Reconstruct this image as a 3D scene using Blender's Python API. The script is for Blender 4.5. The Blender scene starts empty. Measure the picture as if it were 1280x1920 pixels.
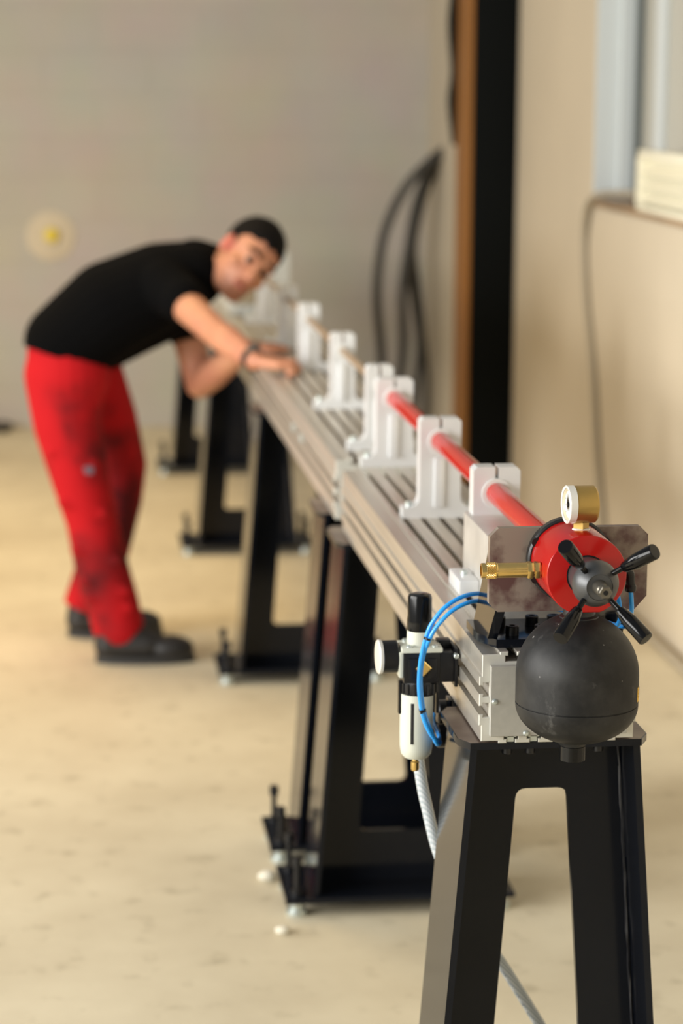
import bpy, bmesh, math, random
from math import pi, sin, cos, radians
from mathutils import Vector, Matrix

random.seed(7)
C = bpy.context.scene.collection
SC = bpy.context.scene

# ------------------------------------------------------------------ camera
cam_d = bpy.data.cameras.new('camera')
cam = bpy.data.objects.new('camera', cam_d)
C.objects.link(cam)
SC.camera = cam
PITCH, YAW, ROLL = radians(10.2667), radians(7.0015), 0.007
fw = Vector((sin(YAW) * cos(PITCH), cos(YAW) * cos(PITCH), -sin(PITCH)))
r0 = Vector((cos(YAW), -sin(YAW), 0))
u0 = r0.cross(fw)
rv = r0 * cos(ROLL) + u0 * sin(ROLL)
uv = -r0 * sin(ROLL) + u0 * cos(ROLL)
cam.matrix_world = Matrix(((rv.x, uv.x, -fw.x, 0), (rv.y, uv.y, -fw.y, 0), (rv.z, uv.z, -fw.z, 1.7), (0, 0, 0, 1)))
cam_d.sensor_fit = 'VERTICAL'
cam_d.sensor_height = 36
cam_d.sensor_width = 24
cam_d.lens = 85
cam_d.clip_start = 0.05
cam_d.clip_end = 100
cam_d.dof.use_dof = True
cam_d.dof.focus_distance = (Vector((0.7, 3.13, 1.0)) - Vector((0, 0, 1.7))).dot(fw)
cam_d.dof.aperture_fstop = 3.3

# ------------------------------------------------------------------ world, lights, exposure
w = bpy.data.worlds.new('world')
SC.world = w
w.use_nodes = True
bg = w.node_tree.nodes['Background']
bg.inputs[0].default_value = (0.86, 0.93, 1.0, 1)
bg.inputs[1].default_value = 0.24


def area(name, loc, target, sx, sy, power, col):
    d = bpy.data.lights.new(name, 'AREA')
    d.shape = 'RECTANGLE'
    d.size, d.size_y, d.energy, d.color = sx, sy, power, col
    o = bpy.data.objects.new(name, d)
    C.objects.link(o)
    o.location = loc
    o.rotation_euler = (Vector(target) - Vector(loc)).to_track_quat('-Z', 'Y').to_euler()
    return o


area('daylight_left_windows', (-5.0, 1.8, 2.3), (1.0, 2.6, 0.7), 8.0, 2.4, 640, (1.0, 0.985, 0.95))
warm = area('added_warm_floor_fill', (-1.6, 8.2, 4.3), (-1.6, 8.2, 0.0), 3.4, 3.4, 84, (1.0, 0.70, 0.32))  # added fill with no known lamp behind it; warms the far floor
warm.data.spread = radians(110)
sd = bpy.data.lights.new('added_wall_spot', 'SPOT')  # added spot, no door is known there; brightens the right wall
sd.energy, sd.color, sd.spot_size, sd.spot_blend, sd.shadow_soft_size = 900, (1.0, 0.985, 0.95), radians(26), 1.0, 0.5
so = bpy.data.objects.new('added_wall_spot', sd)
C.objects.link(so)
so.location = (-5.0, 3.4, 3.0)
so.rotation_euler = (Vector((1.85, 6.1, 0.95)) - so.location).to_track_quat('-Z', 'Y').to_euler()

SC.view_settings.view_transform = 'Standard'
SC.view_settings.look = 'None'
SC.view_settings.gamma = 1
SC.view_settings.use_curve_mapping = False
SC.view_settings.exposure = 0.32


# ------------------------------------------------------------------ materials
def mat(name, col, rough=0.5, metal=0.0, var=None, scale=8.0, stretch=None, coat=0.0, bump=0.0, spec=0.5, col2=None, detail=4.0, lo=0.35, hi=0.7):
    m = bpy.data.materials.new(name)
    m.use_nodes = True
    nt = m.node_tree
    b = nt.nodes['Principled BSDF']
    b.inputs['Base Color'].default_value = (*col, 1)
    b.inputs['Roughness'].default_value = rough
    b.inputs['Metallic'].default_value = metal
    b.inputs['Specular IOR Level'].default_value = spec
    if coat:
        b.inputs['Coat Weight'].default_value = coat
        b.inputs['Coat Roughness'].default_value = 0.08
    if var is not None or col2 is not None or bump:
        tc = nt.nodes.new('ShaderNodeTexCoord')
        mp = nt.nodes.new('ShaderNodeMapping')
        nt.links.new(tc.outputs['Object'], mp.inputs['Vector'])
        if stretch:
            mp.inputs['Scale'].default_value = stretch
        nz = nt.nodes.new('ShaderNodeTexNoise')
        nz.inputs['Scale'].default_value = scale
        nz.inputs['Detail'].default_value = detail
        nt.links.new(mp.outputs[0], nz.inputs['Vector'])
        if var is not None or col2 is not None:
            rp = nt.nodes.new('ShaderNodeValToRGB')
            c2 = col2 if col2 is not None else tuple(max(0, c * (1 - var)) for c in col)
            rp.color_ramp.elements[0].color = (*c2, 1)
            rp.color_ramp.elements[1].color = (*col, 1)
            rp.color_ramp.elements[0].position = lo
            rp.color_ramp.elements[1].position = hi
            nt.links.new(nz.outputs['Fac'], rp.inputs['Fac'])
            nt.links.new(rp.outputs['Color'], b.inputs['Base Color'])
        if bump:
            bp = nt.nodes.new('ShaderNodeBump')
            bp.inputs['Strength'].default_value = bump
            bp.inputs['Distance'].default_value = 0.002
            nt.links.new(nz.outputs['Fac'], bp.inputs['Height'])
            nt.links.new(bp.outputs[0], b.inputs['Normal'])
    return m


M = {}
M['alu_beam'] = mat('milled_aluminium', (0.66, 0.62, 0.55), 0.36, 0.75, var=0.16, scale=5, stretch=(14, 0.5, 14))
M['alu_end'] = mat('sawn_aluminium', (0.60, 0.59, 0.53), 0.5, 0.2, var=0.10, scale=40)
M['alu_cover'] = mat('brushed_cover_aluminium', (0.42, 0.41, 0.37), 0.5, 0.3, var=0.08, scale=90)
M['clamp'] = mat('cast_white_aluminium', (0.76, 0.77, 0.77), 0.34, 0.3, var=0.06, scale=12)
M['block'] = mat('worn_aluminium_block', (0.66, 0.63, 0.58), 0.45, 0.5, var=0.2, scale=14)
M['paint'] = mat('anthracite_paint', (0.0065, 0.0080, 0.0120), 0.12, 0.0, var=0.2, scale=6, bump=0.015, spec=0.22)
M['weld'] = mat('grey_weld_seam', (0.045, 0.045, 0.05), 0.4, 0.2, var=0.5, scale=60)
M['plate_top'] = mat('bare_plate_steel', (0.30, 0.235, 0.18), 0.36, 0.4, col2=(0.15, 0.105, 0.085), scale=16)
M['zinc'] = mat('zinc_plate', (0.62, 0.68, 0.66), 0.32, 0.8, var=0.15, scale=30)
M['black_bolt'] = mat('black_oxide_bolt', (0.012, 0.012, 0.013), 0.38, 0.3)
M['steel_brown'] = mat('mill_scale_steel', (0.25, 0.205, 0.165), 0.42, 0.15, col2=(0.095, 0.045, 0.042), scale=21, detail=7, lo=0.41, hi=0.56)
M['red_paint'] = mat('gloss_red_paint', (0.37, 0.003, 0.002), 0.24, 0.0, coat=0.2, spec=0.35)
M['red_tube'] = mat('glossy_red_tube', (0.44, 0.008, 0.004), 0.14, 0.0, coat=0.0, spec=0.32)
M['hub'] = mat('dark_phosphated_steel', (0.10, 0.102, 0.104), 0.40, 0.6, var=0.25, scale=40)
M['stem'] = mat('burnished_stem_steel', (0.17, 0.155, 0.125), 0.36, 0.75, var=0.2, scale=60)
M['ring'] = mat('black_flange_ring', (0.018, 0.019, 0.02), 0.35, 0.3)
M['grip'] = mat('gloss_black_grip', (0.0035, 0.0035, 0.004), 0.12, 0.0, coat=0.0, spec=0.28)
M['brass'] = mat('turned_brass', (0.86, 0.60, 0.21), 0.22, 0.95, var=0.2, scale=40)
M['brass_case'] = mat('satin_brass_case', (0.50, 0.33, 0.10), 0.34, 0.8, var=0.12, scale=20)
M['brass_dark'] = mat('dark_brass', (0.44, 0.23, 0.05), 0.35, 0.7)
M['bezel'] = mat('clear_plastic_bezel', (0.70, 0.69, 0.64), 0.12, 0.0, coat=0.6)
M['ring_shaded'] = mat('shaded_cream_gauge_ring', (0.55, 0.49, 0.34), 0.35)  # cream, with the shade inside the gauge bezel put into the colour
M['dial'] = mat('white_dial', (0.68, 0.68, 0.65), 0.45)
M['ptfe'] = mat('white_thread_tape', (0.88, 0.87, 0.83), 0.6)
M['black'] = mat('black_plastic', (0.008, 0.008, 0.009), 0.32, spec=0.3)
M['black_gloss'] = mat('gloss_black_plastic', (0.006, 0.006, 0.006), 0.16, spec=0.25)
M['cream'] = mat('cream_plastic', (0.62, 0.63, 0.53), 0.36, var=0.05, scale=10)
M['blue'] = mat('blue_hose_plastic', (0.020, 0.33, 0.88), 0.28, coat=0.2)
M['grey_cable'] = mat('grey_cable_sheath', (0.34, 0.29, 0.21), 0.6)
M['dark_cable'] = mat('dark_cable_sheath', (0.060, 0.056, 0.048), 0.55, var=0.3, scale=3)
M['col_black'] = mat('black_column_paint', (0.0035, 0.0045, 0.0045), 0.7, spec=0.08)
M['col_brown'] = mat('orange_brown_board', (0.30, 0.115, 0.012), 0.55, var=0.3, scale=2, stretch=(6, 6, 0.6))
M['jamb'] = mat('pale_blue_grey_frame', (0.62, 0.66, 0.66), 0.4)
M['jamb_dark'] = mat('grey_window_gasket', (0.12, 0.135, 0.13), 0.5)
M['sill'] = mat('brown_wooden_sill', (0.34, 0.22, 0.12), 0.5, var=0.3, scale=3, stretch=(8, 1, 8))
M['pane'] = mat('pale_frosted_pane', (0.47, 0.455, 0.39), 0.25)
M['louvre'] = mat('cream_louvre_paint', (0.80, 0.76, 0.60), 0.4)
M['skin'] = mat('skin', (0.52, 0.245, 0.135), 0.5, col2=(0.42, 0.165, 0.10), scale=9, spec=0.35)
def skin_zones(jaw, ear):
    nt = M['skin'].node_tree
    b = nt.nodes['Principled BSDF']
    src = b.inputs['Base Color'].links[0].from_socket
    tc = nt.nodes.new('ShaderNodeTexCoord')
    for c, rad, col, amt in ((jaw, 0.068, (0.20, 0.085, 0.06, 1), 0.75), (ear, 0.045, (0.52, 0.11, 0.085, 1), 0.7)):
        ds = nt.nodes.new('ShaderNodeVectorMath')
        ds.operation = 'DISTANCE'
        nt.links.new(tc.outputs['Object'], ds.inputs[0])
        ds.inputs[1].default_value = c
        mr = nt.nodes.new('ShaderNodeMapRange')
        mr.interpolation_type = 'SMOOTHSTEP'
        mr.inputs['From Min'].default_value = rad
        mr.inputs['From Max'].default_value = rad * 0.45
        mr.inputs['To Max'].default_value = amt
        nt.links.new(ds.outputs['Value'], mr.inputs['Value'])
        mx = nt.nodes.new('ShaderNodeMixRGB')
        mx.inputs['Color2'].default_value = col
        nt.links.new(mr.outputs['Result'], mx.inputs['Fac'])
        nt.links.new(src, mx.inputs['Color1'])
        src = mx.outputs['Color']
    nt.links.new(src, b.inputs['Base Color'])


M['hair'] = mat('short_black_hair', (0.006, 0.005, 0.0045), 0.75, bump=0.5, scale=160, spec=0.08)
M['shirt'] = mat('black_cotton', (0.0020, 0.0020, 0.0022), 0.9, bump=0.2, scale=60, spec=0.06)
M['trousers'] = mat('red_work_cloth', (0.45, 0.006, 0.010), 0.85, col2=(0.085, 0.006, 0.008), scale=4.2, detail=4, lo=0.33, hi=0.52, bump=0.3, spec=0.2)
M['patch'] = mat('grey_badge_cloth', (0.12, 0.10, 0.13), 0.8)
M['shoe'] = mat('black_work_leather', (0.018, 0.016, 0.015), 0.5, var=0.3, scale=18)
M['sole'] = mat('dark_rubber_sole', (0.03, 0.028, 0.026), 0.75)
M['eye'] = mat('eye_white', (0.24, 0.21, 0.19), 0.4)
M['iris'] = mat('dark_iris', (0.02, 0.012, 0.008), 0.15)
M['lip'] = mat('lip_skin', (0.36, 0.10, 0.085), 0.45)
M['strap'] = mat('dark_watch_strap', (0.022, 0.020, 0.018), 0.5)
M['plaster'] = mat('cream_plaster_patch', (0.66, 0.57, 0.42), 0.8, var=0.08, scale=10)
M['yellow'] = mat('yellow_plastic_cap', (0.80, 0.62, 0.06), 0.4)
M['label_yellow'] = mat('yellow_label', (0.80, 0.50, 0.06), 0.5)
M['label_print'] = mat('brown_label_print', (0.16, 0.05, 0.02), 0.5)
M['wrap'] = mat('pale_grey_housing_paint', (0.52, 0.53, 0.50), 0.4, var=0.1, scale=4)
M['tan'] = mat('tan_plastic', (0.33, 0.27, 0.18), 0.5)
M['tan_rod'] = mat('brown_fibre_rod', (0.26, 0.18, 0.11), 0.35)
M['pebble'] = mat('pale_plaster_crumb', (0.70, 0.66, 0.54), 0.8, bump=0.4, scale=60)
M['dark_bag'] = mat('dark_sack_cloth', (0.06, 0.052, 0.042), 0.85, var=0.3, scale=8)


def black_tank():
    m = mat('matt_black_tank_paint', (0.020, 0.020, 0.020), 0.5, 0.0, spec=0.28)
    nt = m.node_tree
    b = nt.nodes['Principled BSDF']
    tc = nt.nodes.new('ShaderNodeTexCoord')
    n1 = nt.nodes.new('ShaderNodeTexNoise')
    n1.inputs['Scale'].default_value = 14
    n1.inputs['Detail'].default_value = 6
    n1.inputs['Roughness'].default_value = 0.65
    nt.links.new(tc.outputs['Object'], n1.inputs['Vector'])
    r1 = nt.nodes.new('ShaderNodeValToRGB')
    r1.color_ramp.elements[0].color = (0.009, 0.009, 0.009, 1)
    r1.color_ramp.elements[1].color = (0.034, 0.033, 0.031, 1)
    r1.color_ramp.elements[0].position = 0.42
    r1.color_ramp.elements[1].position = 0.78
    nt.links.new(n1.outputs['Fac'], r1.inputs['Fac'])
    n2 = nt.nodes.new('ShaderNodeTexVoronoi')
    n2.inputs['Scale'].default_value = 34
    nt.links.new(tc.outputs['Object'], n2.inputs['Vector'])
    r2 = nt.nodes.new('ShaderNodeValToRGB')
    r2.color_ramp.elements[0].color = (0.8, 0.8, 0.8, 1)
    r2.color_ramp.elements[1].color = (0, 0, 0, 1)
    r2.color_ramp.elements[0].position = 0.035
    r2.color_ramp.elements[1].position = 0.07
    nt.links.new(n2.outputs['Distance'], r2.inputs['Fac'])
    mx = nt.nodes.new('ShaderNodeMixRGB')
    mx.inputs['Color2'].default_value = (0.30, 0.29, 0.27, 1)
    nt.links.new(r2.outputs['Color'], mx.inputs['Fac'])
    nt.links.new(r1.outputs['Color'], mx.inputs['Color1'])
    mp = nt.nodes.new('ShaderNodeMapping')
    mp.inputs['Scale'].default_value = (1.0, 1.0, 0.55)
    nt.links.new(tc.outputs['Object'], mp.inputs['Vector'])
    n3 = nt.nodes.new('ShaderNodeTexNoise')
    n3.inputs['Scale'].default_value = 26
    n3.inputs['Detail'].default_value = 9
    n3.inputs['Roughness'].default_value = 0.72
    nt.links.new(mp.outputs[0], n3.inputs['Vector'])
    r3 = nt.nodes.new('ShaderNodeValToRGB')
    r3.color_ramp.elements[0].color = (0, 0, 0, 1)
    r3.color_ramp.elements[1].color = (0.5, 0.5, 0.5, 1)
    r3.color_ramp.elements[0].position = 0.60
    r3.color_ramp.elements[1].position = 0.78
    nt.links.new(n3.outputs['Fac'], r3.inputs['Fac'])
    mx2 = nt.nodes.new('ShaderNodeMixRGB')
    mx2.inputs['Color2'].default_value = (0.17, 0.165, 0.155, 1)
    nt.links.new(r3.outputs['Color'], mx2.inputs['Fac'])
    nt.links.new(mx.outputs['Color'], mx2.inputs['Color1'])
    nt.links.new(mx2.outputs['Color'], b.inputs['Base Color'])
    return m


M['tank'] = black_tank()


def clear_hose():
    m = mat('braided_clear_hose', (0.62, 0.68, 0.72), 0.2, 0.0, coat=0.4)
    nt = m.node_tree
    b = nt.nodes['Principled BSDF']
    b.inputs['Transmission Weight'].default_value = 0.35
    tc = nt.nodes.new('ShaderNodeTexCoord')
    wv = nt.nodes.new('ShaderNodeTexWave')
    wv.bands_direction = 'DIAGONAL'
    wv.inputs['Scale'].default_value = 90
    nt.links.new(tc.outputs['Object'], wv.inputs['Vector'])
    rp = nt.nodes.new('ShaderNodeValToRGB')
    rp.color_ramp.elements[0].color = (0.52, 0.60, 0.66, 1)
    rp.color_ramp.elements[1].color = (0.85, 0.90, 0.93, 1)
    nt.links.new(wv.outputs['Color'], rp.inputs['Fac'])
    nt.links.new(rp.outputs['Color'], b.inputs['Base Color'])
    return m


M['clear'] = clear_hose()


def concrete():
    m = mat('screed_floor', (0.55, 0.48, 0.35), 0.55, spec=0.35)
    nt = m.node_tree
    b = nt.nodes['Principled BSDF']
    tc = nt.nodes.new('ShaderNodeTexCoord')
    a = nt.nodes.new('ShaderNodeTexNoise')
    a.inputs['Scale'].default_value = 2.2
    a.inputs['Detail'].default_value = 8
    a.inputs['Roughness'].default_value = 0.6
    nt.links.new(tc.outputs['Object'], a.inputs['Vector'])
    ra = nt.nodes.new('ShaderNodeValToRGB')
    ra.color_ramp.elements[0].color = (0.555, 0.485, 0.345, 1)
    ra.color_ramp.elements[1].color = (0.70, 0.63, 0.465, 1)
    ra.color_ramp.elements[0].position = 0.3
    ra.color_ramp.elements[1].position = 0.7
    nt.links.new(a.outputs['Fac'], ra.inputs['Fac'])
    c = nt.nodes.new('ShaderNodeTexNoise')
    c.inputs['Scale'].default_value = 14
    c.inputs['Detail'].default_value = 5
    nt.links.new(tc.outputs['Object'], c.inputs['Vector'])
    rc = nt.nodes.new('ShaderNodeValToRGB')
    rc.color_ramp.elements[0].color = (0.62, 0.60, 0.56, 1)
    rc.color_ramp.elements[1].color = (1, 1, 1, 1)
    rc.color_ramp.elements[0].position = 0.27
    rc.color_ramp.elements[1].position = 0.42
    nt.links.new(c.outputs['Fac'], rc.inputs['Fac'])
    mx = nt.nodes.new('ShaderNodeMixRGB')
    mx.blend_type = 'MULTIPLY'
    mx.inputs['Fac'].default_value = 0.6
    nt.links.new(ra.outputs['Color'], mx.inputs['Color1'])
    nt.links.new(rc.outputs['Color'], mx.inputs['Color2'])
    nt.links.new(mx.outputs['Color'], b.inputs['Base Color'])
    bp = nt.nodes.new('ShaderNodeBump')
    bp.inputs['Strength'].default_value = 0.15
    bp.inputs['Distance'].default_value = 0.004
    nt.links.new(c.outputs['Fac'], bp.inputs['Height'])
    nt.links.new(bp.outputs[0], b.inputs['Normal'])
    return m


def block_wall():
    m = mat('painted_block_wall', (0.50, 0.45, 0.37), 0.8, spec=0.25)
    nt = m.node_tree
    b = nt.nodes['Principled BSDF']
    tc = nt.nodes.new('ShaderNodeTexCoord')
    mp = nt.nodes.new('ShaderNodeMapping')
    mp.inputs['Rotation'].default_value = (radians(90), 0, 0)
    nt.links.new(tc.outputs['Object'], mp.inputs['Vector'])
    br = nt.nodes.new('ShaderNodeTexBrick')
    br.inputs['Scale'].default_value = 1.0
    br.inputs['Brick Width'].default_value = 0.5
    br.inputs['Row Height'].default_value = 0.2
    br.inputs['Mortar Size'].default_value = 0.012
    br.inputs['Color1'].default_value = (0.475, 0.438, 0.380, 1)
    br.inputs['Color2'].default_value = (0.488, 0.450, 0.390, 1)
    br.inputs['Mortar'].default_value = (0.468, 0.432, 0.374, 1)
    nt.links.new(mp.outputs[0], br.inputs['Vector'])
    nz = nt.nodes.new('ShaderNodeTexNoise')
    nz.inputs['Scale'].default_value = 2.5
    nt.links.new(tc.outputs['Object'], nz.inputs['Vector'])
    mx = nt.nodes.new('ShaderNodeMixRGB')
    mx.blend_type = 'SOFT_LIGHT'
    mx.inputs['Fac'].default_value = 0.2
    nt.links.new(br.outputs['Color'], mx.inputs['Color1'])
    nt.links.new(nz.outputs['Color'], mx.inputs['Color2'])
    nt.links.new(mx.outputs['Color'], b.inputs['Base Color'])
    bp = nt.nodes.new('ShaderNodeBump')
    bp.inputs['Strength'].default_value = 0.08
    bp.inputs['Distance'].default_value = 0.003
    bp.invert = True
    nt.links.new(br.outputs['Fac'], bp.inputs['Height'])
    nt.links.new(bp.outputs[0], b.inputs['Normal'])
    return m


M['floor'] = concrete()
M['wall_back'] = block_wall()
M['wall_right'] = mat('smooth_plaster', (0.56, 0.485, 0.365), 0.7, var=0.06, scale=1.6, spec=0.3)


# ------------------------------------------------------------------ mesh helpers
def nb():
    return bmesh.new()


def box(bm, x0, x1, y0, y1, z0, z1, bev=0.0, seg=2):
    t = bmesh.new()
    bmesh.ops.create_cube(t, size=1)
    for v in t.verts:
        v.co = Vector((x0 + (v.co.x + .5) * (x1 - x0), y0 + (v.co.y + .5) * (y1 - y0), z0 + (v.co.z + .5) * (z1 - z0)))
    if bev:
        bmesh.ops.bevel(t, geom=t.edges[:], offset=bev, segments=seg, profile=0.6, affect='EDGES')
    merge(bm, t)
    return bm


def merge(bm, t, mtx=None):
    if mtx is not None:
        bmesh.ops.transform(t, matrix=mtx, verts=t.verts)
    me = bpy.data.meshes.new('tmp')
    t.to_mesh(me)
    t.free()
    bm.from_mesh(me)
    bpy.data.meshes.remove(me)


def frame_from(axis):
    a = Vector(axis).normalized()
    return a.to_track_quat('Z', 'Y').to_matrix().to_4x4()


def lathe(bm, prof, origin, axis, seg=32, close=True):
    """prof: list of (radius, distance along axis)."""
    R = frame_from(axis)
    O = Vector(origin)
    rings = []
    for r, h in prof:
        if r < 1e-6:
            rings.append([bm.verts.new(O + R.to_3x3() @ Vector((0, 0, h)))])
        else:
            rings.append([bm.verts.new(O + R.to_3x3() @ Vector((r * cos(2 * pi * i / seg), r * sin(2 * pi * i / seg), h))) for i in range(seg)])
    for a, b in zip(rings, rings[1:]):
        for i in range(seg):
            j = (i + 1) % seg
            if len(a) == 1 and len(b) == 1:
                continue
            if len(a) == 1:
                bm.faces.new((a[0], b[i], b[j]))
            elif len(b) == 1:
                bm.faces.new((a[i], a[j], b[0]))
            else:
                bm.faces.new((a[i], a[j], b[j], b[i]))
    if close:
        if len(rings[0]) > 1:
            bm.faces.new(rings[0][::-1])
        if len(rings[-1]) > 1:
            bm.faces.new(rings[-1])
    return bm


def cyl(bm, p0, p1, r, seg=24, r1=None):
    d = Vector(p1) - Vector(p0)
    return lathe(bm, [(r, 0), (r if r1 is None else r1, d.length)], p0, d, seg)


def smooth_path(pts, n=6):
    P = [Vector(p) for p in pts]
    P = [P[0] * 2 - P[1]] + P + [P[-1] * 2 - P[-2]]
    out = []
    for i in range(1, len(P) - 2):
        a, b, c, d = P[i - 1], P[i], P[i + 1], P[i + 2]
        for k in range(n):
            t = k / n
            out.append(0.5 * ((2 * b) + (c - a) * t + (2 * a - 5 * b + 4 * c - d) * t * t + (3 * b - a - 3 * c + d) * t ** 3))
    out.append(P[-2])
    return out


def tube(bm, pts, r, seg=12, n=6):
    path = smooth_path(pts, n)
    up = Vector((0, 0, 1))
    t0 = (path[1] - path[0]).normalized()
    nrm = t0.orthogonal().normalized()
    rings = []
    for i, p in enumerate(path):
        t = (path[min(i + 1, len(path) - 1)] - path[max(i - 1, 0)]).normalized()
        nrm = (nrm - t * nrm.dot(t)).normalized()
        bn = t.cross(nrm)
        rings.append([bm.verts.new(p + (nrm * cos(2 * pi * k / seg) + bn * sin(2 * pi * k / seg)) * r) for k in range(seg)])
    for a, b in zip(rings, rings[1:]):
        for k in range(seg):
            j = (k + 1) % seg
            bm.faces.new((a[k], a[j], b[j], b[k]))
    bm.faces.new(rings[0][::-1])
    bm.faces.new(rings[-1])
    return bm


def prism(bm, loops, ax, d0, d1):
    """loops: outer polygon and holes as 2-D lists; ax 'y': (x,z) extruded over y, 'z': (x,y) over z, 'x': (y,z) over x."""
    def to3(p, d):
        return {'y': (p[0], d, p[1]), 'z': (p[0], p[1], d), 'x': (d, p[0], p[1])}[ax]
    t = bmesh.new()
    ed = []
    for lp in loops:
        vs = [t.verts.new(to3(p, d0)) for p in lp]
        for i in range(len(vs)):
            ed.append(t.edges.new((vs[i], vs[(i + 1) % len(vs)])))
    if len(loops) == 1:
        t.faces.new(list(t.verts))
    else:
        bmesh.ops.triangle_fill(t, use_beauty=True, edges=ed)
    g = bmesh.ops.extrude_face_region(t, geom=t.faces[:])
    vec = Vector(to3((0, 0), d1)) - Vector(to3((0, 0), d0))
    bmesh.ops.translate(t, vec=vec, verts=[v for v in g['geom'] if isinstance(v, bmesh.types.BMVert)])
    bmesh.ops.recalc_face_normals(t, faces=t.faces)
    merge(bm, t)
    return bm


def rounded(poly, r, seg=4):
    out = []
    n = len(poly)
    for i in range(n):
        p, a, b = Vector(poly[i]), Vector(poly[i - 1]), Vector(poly[(i + 1) % n])
        da, db = (a - p).normalized(), (b - p).normalized()
        ang = da.angle(db)
        t = min(r / math.tan(ang / 2), 0.45 * (a - p).length, 0.45 * (b - p).length)
        for k in range(seg + 1):
            s = k / seg
            q0, q1 = p + da * t, p + db * t
            out.append(tuple(q0 * (1 - s) ** 2 + p * 2 * s * (1 - s) + q1 * s * s))
    return out


def finish(bm, ang=33):
    bmesh.ops.recalc_face_normals(bm, faces=bm.faces)
    lim = radians(ang)
    for f in bm.faces:
        f.smooth = True
    for e in bm.edges:
        if len(e.link_faces) == 2 and e.calc_face_angle(0) > lim:
            e.smooth = False


ORG = {}


def thing(name, label, cat, loc=(0, 0, 0), group=None):
    o = bpy.data.objects.new(name, None)
    o.empty_display_size = 0.05
    C.objects.link(o)
    o.location = loc
    ORG[o.name] = Vector(loc)
    o['label'] = label
    o['category'] = cat
    if group:
        o['group'] = group
    return o


def part(name, bm, m, parent=None, label=None, ang=33, kind=None):
    org = ORG[parent.name] if parent else Vector((0, 0, 0))
    finish(bm, ang)
    if parent:
        bmesh.ops.translate(bm, vec=-org, verts=bm.verts)
    me = bpy.data.meshes.new(name)
    bm.to_mesh(me)
    bm.free()
    me.materials.append(m)
    o = bpy.data.objects.new(name, me)
    C.objects.link(o)
    if parent:
        o.parent = parent
    ORG[o.name] = org
    if label:
        o['label'] = label
    if kind:
        o['kind'] = kind
    return o


def single(name, bm, m, label, cat, group=None, ang=33):
    """a thing that is one mesh; its origin is moved to its base centre."""
    xs = [v.co.x for v in bm.verts]; ys = [v.co.y for v in bm.verts]; zs = [v.co.z for v in bm.verts]
    c = Vector(((min(xs) + max(xs)) / 2, (min(ys) + max(ys)) / 2, min(zs)))
    bmesh.ops.translate(bm, vec=-c, verts=bm.verts)
    o = part(name, bm, m, None, None, ang)
    o.location = c
    ORG[o.name] = c
    o['label'] = label
    o['category'] = cat
    if group:
        o['group'] = group
    return o


def struct(name, bm, m, parent=None):
    o = part(name, bm, m, parent)
    if not parent:
        o['kind'] = 'structure'
    return o


def dup(root, loc, label):
    r = root.copy()
    C.objects.link(r)
    r.location = loc
    r['label'] = label
    ORG[r.name] = Vector(loc)
    for ch in list(root.children):
        c = ch.copy(); C.objects.link(c); c.parent = r
        for g in list(ch.children):
            d = g.copy(); C.objects.link(d); d.parent = c
    return r


# ------------------------------------------------------------------ the setting
XR, YB = 1.85, 11.72
struct('floor', box(nb(), -9, 2.3, -4, YB + 0.3, -0.2, 0.0), M['floor'])
struct('wall_back', box(nb(), -9, 2.3, YB, YB + 0.3, 0.0, 4.6), M['wall_back'])
WY0, WY1, WZ0, WZ1 = 5.2, 8.1, 1.287, 3.2
bm = nb()
box(bm, XR, XR + 0.26, -4, WY0, 0, 4.6)
box(bm, XR, XR + 0.26, WY1, YB, 0, 4.6)
box(bm, XR, XR + 0.26, WY0, WY1, 0, WZ0 - 0.02)
box(bm, XR, XR + 0.26, WY0, WY1, WZ1, 4.6)
struct('wall_right', bm, M['wall_right'])

bm = nb()
box(bm, XR - 0.004, XR + 0.128, WY1 - 0.012, WY1, WZ0, WZ1)
box(bm, XR - 0.004, XR + 0.128, WY0, WY0 + 0.012, WZ0, WZ1)
win = struct('window_1', bm, M['jamb'])
struct('inner_frame', box(nb(), XR + 0.075, XR + 0.128, WY1 - 0.04, WY1 - 0.012, WZ0, WZ1), M['jamb'], win)
struct('gasket', box(nb(), XR + 0.118, XR + 0.140, WY1 - 0.09, WY1 - 0.012, WZ0, WZ1), M['jamb_dark'], win)
struct('sill', box(nb(), XR - 0.012, XR + 0.13, WY0, WY1, WZ0 - 0.02, WZ0, 0.003), M['sill'], win)
struct('pane', box(nb(), XR + 0.140, XR + 0.148, WY0, WY1, WZ0, WZ1), M['pane'], win)
struct('mullion', box(nb(), XR + 0.122, XR + 0.14, 7.70, 7.80, WZ0, WZ1, 0.004), M['jamb'], win)

# louvred grille standing on the window sill
t = thing('vent_grille', 'cream louvred vent grille standing in the window above the sill', 'vent', (1.86, 7.0, WZ0))
bm = nb()
for a, b_ in ((6.2, 6.225), (7.43, 7.455)):
    box(bm, 1.835, 1.885, a, b_, WZ0, 1.475, 0.003)
box(bm, 1.835, 1.885, 6.2, 7.455, 1.45, 1.475, 0.003)
box(bm, 1.835, 1.885, 6.2, 7.455, WZ0, 1.305, 0.003)
box(bm, 1.876, 1.885, 6.2, 7.455, WZ0, 1.475)
part('frame', bm, M['louvre'], t)
for k in range(3):
    z = 1.335 + 0.042 * k
    part('slat', prism(nb(), [[(1.838, z - 0.014), (1.842, z - 0.017), (1.876, z + 0.010), (1.872, z + 0.013)]], 'y', 6.22, 7.435), M['louvre'], t)

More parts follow.
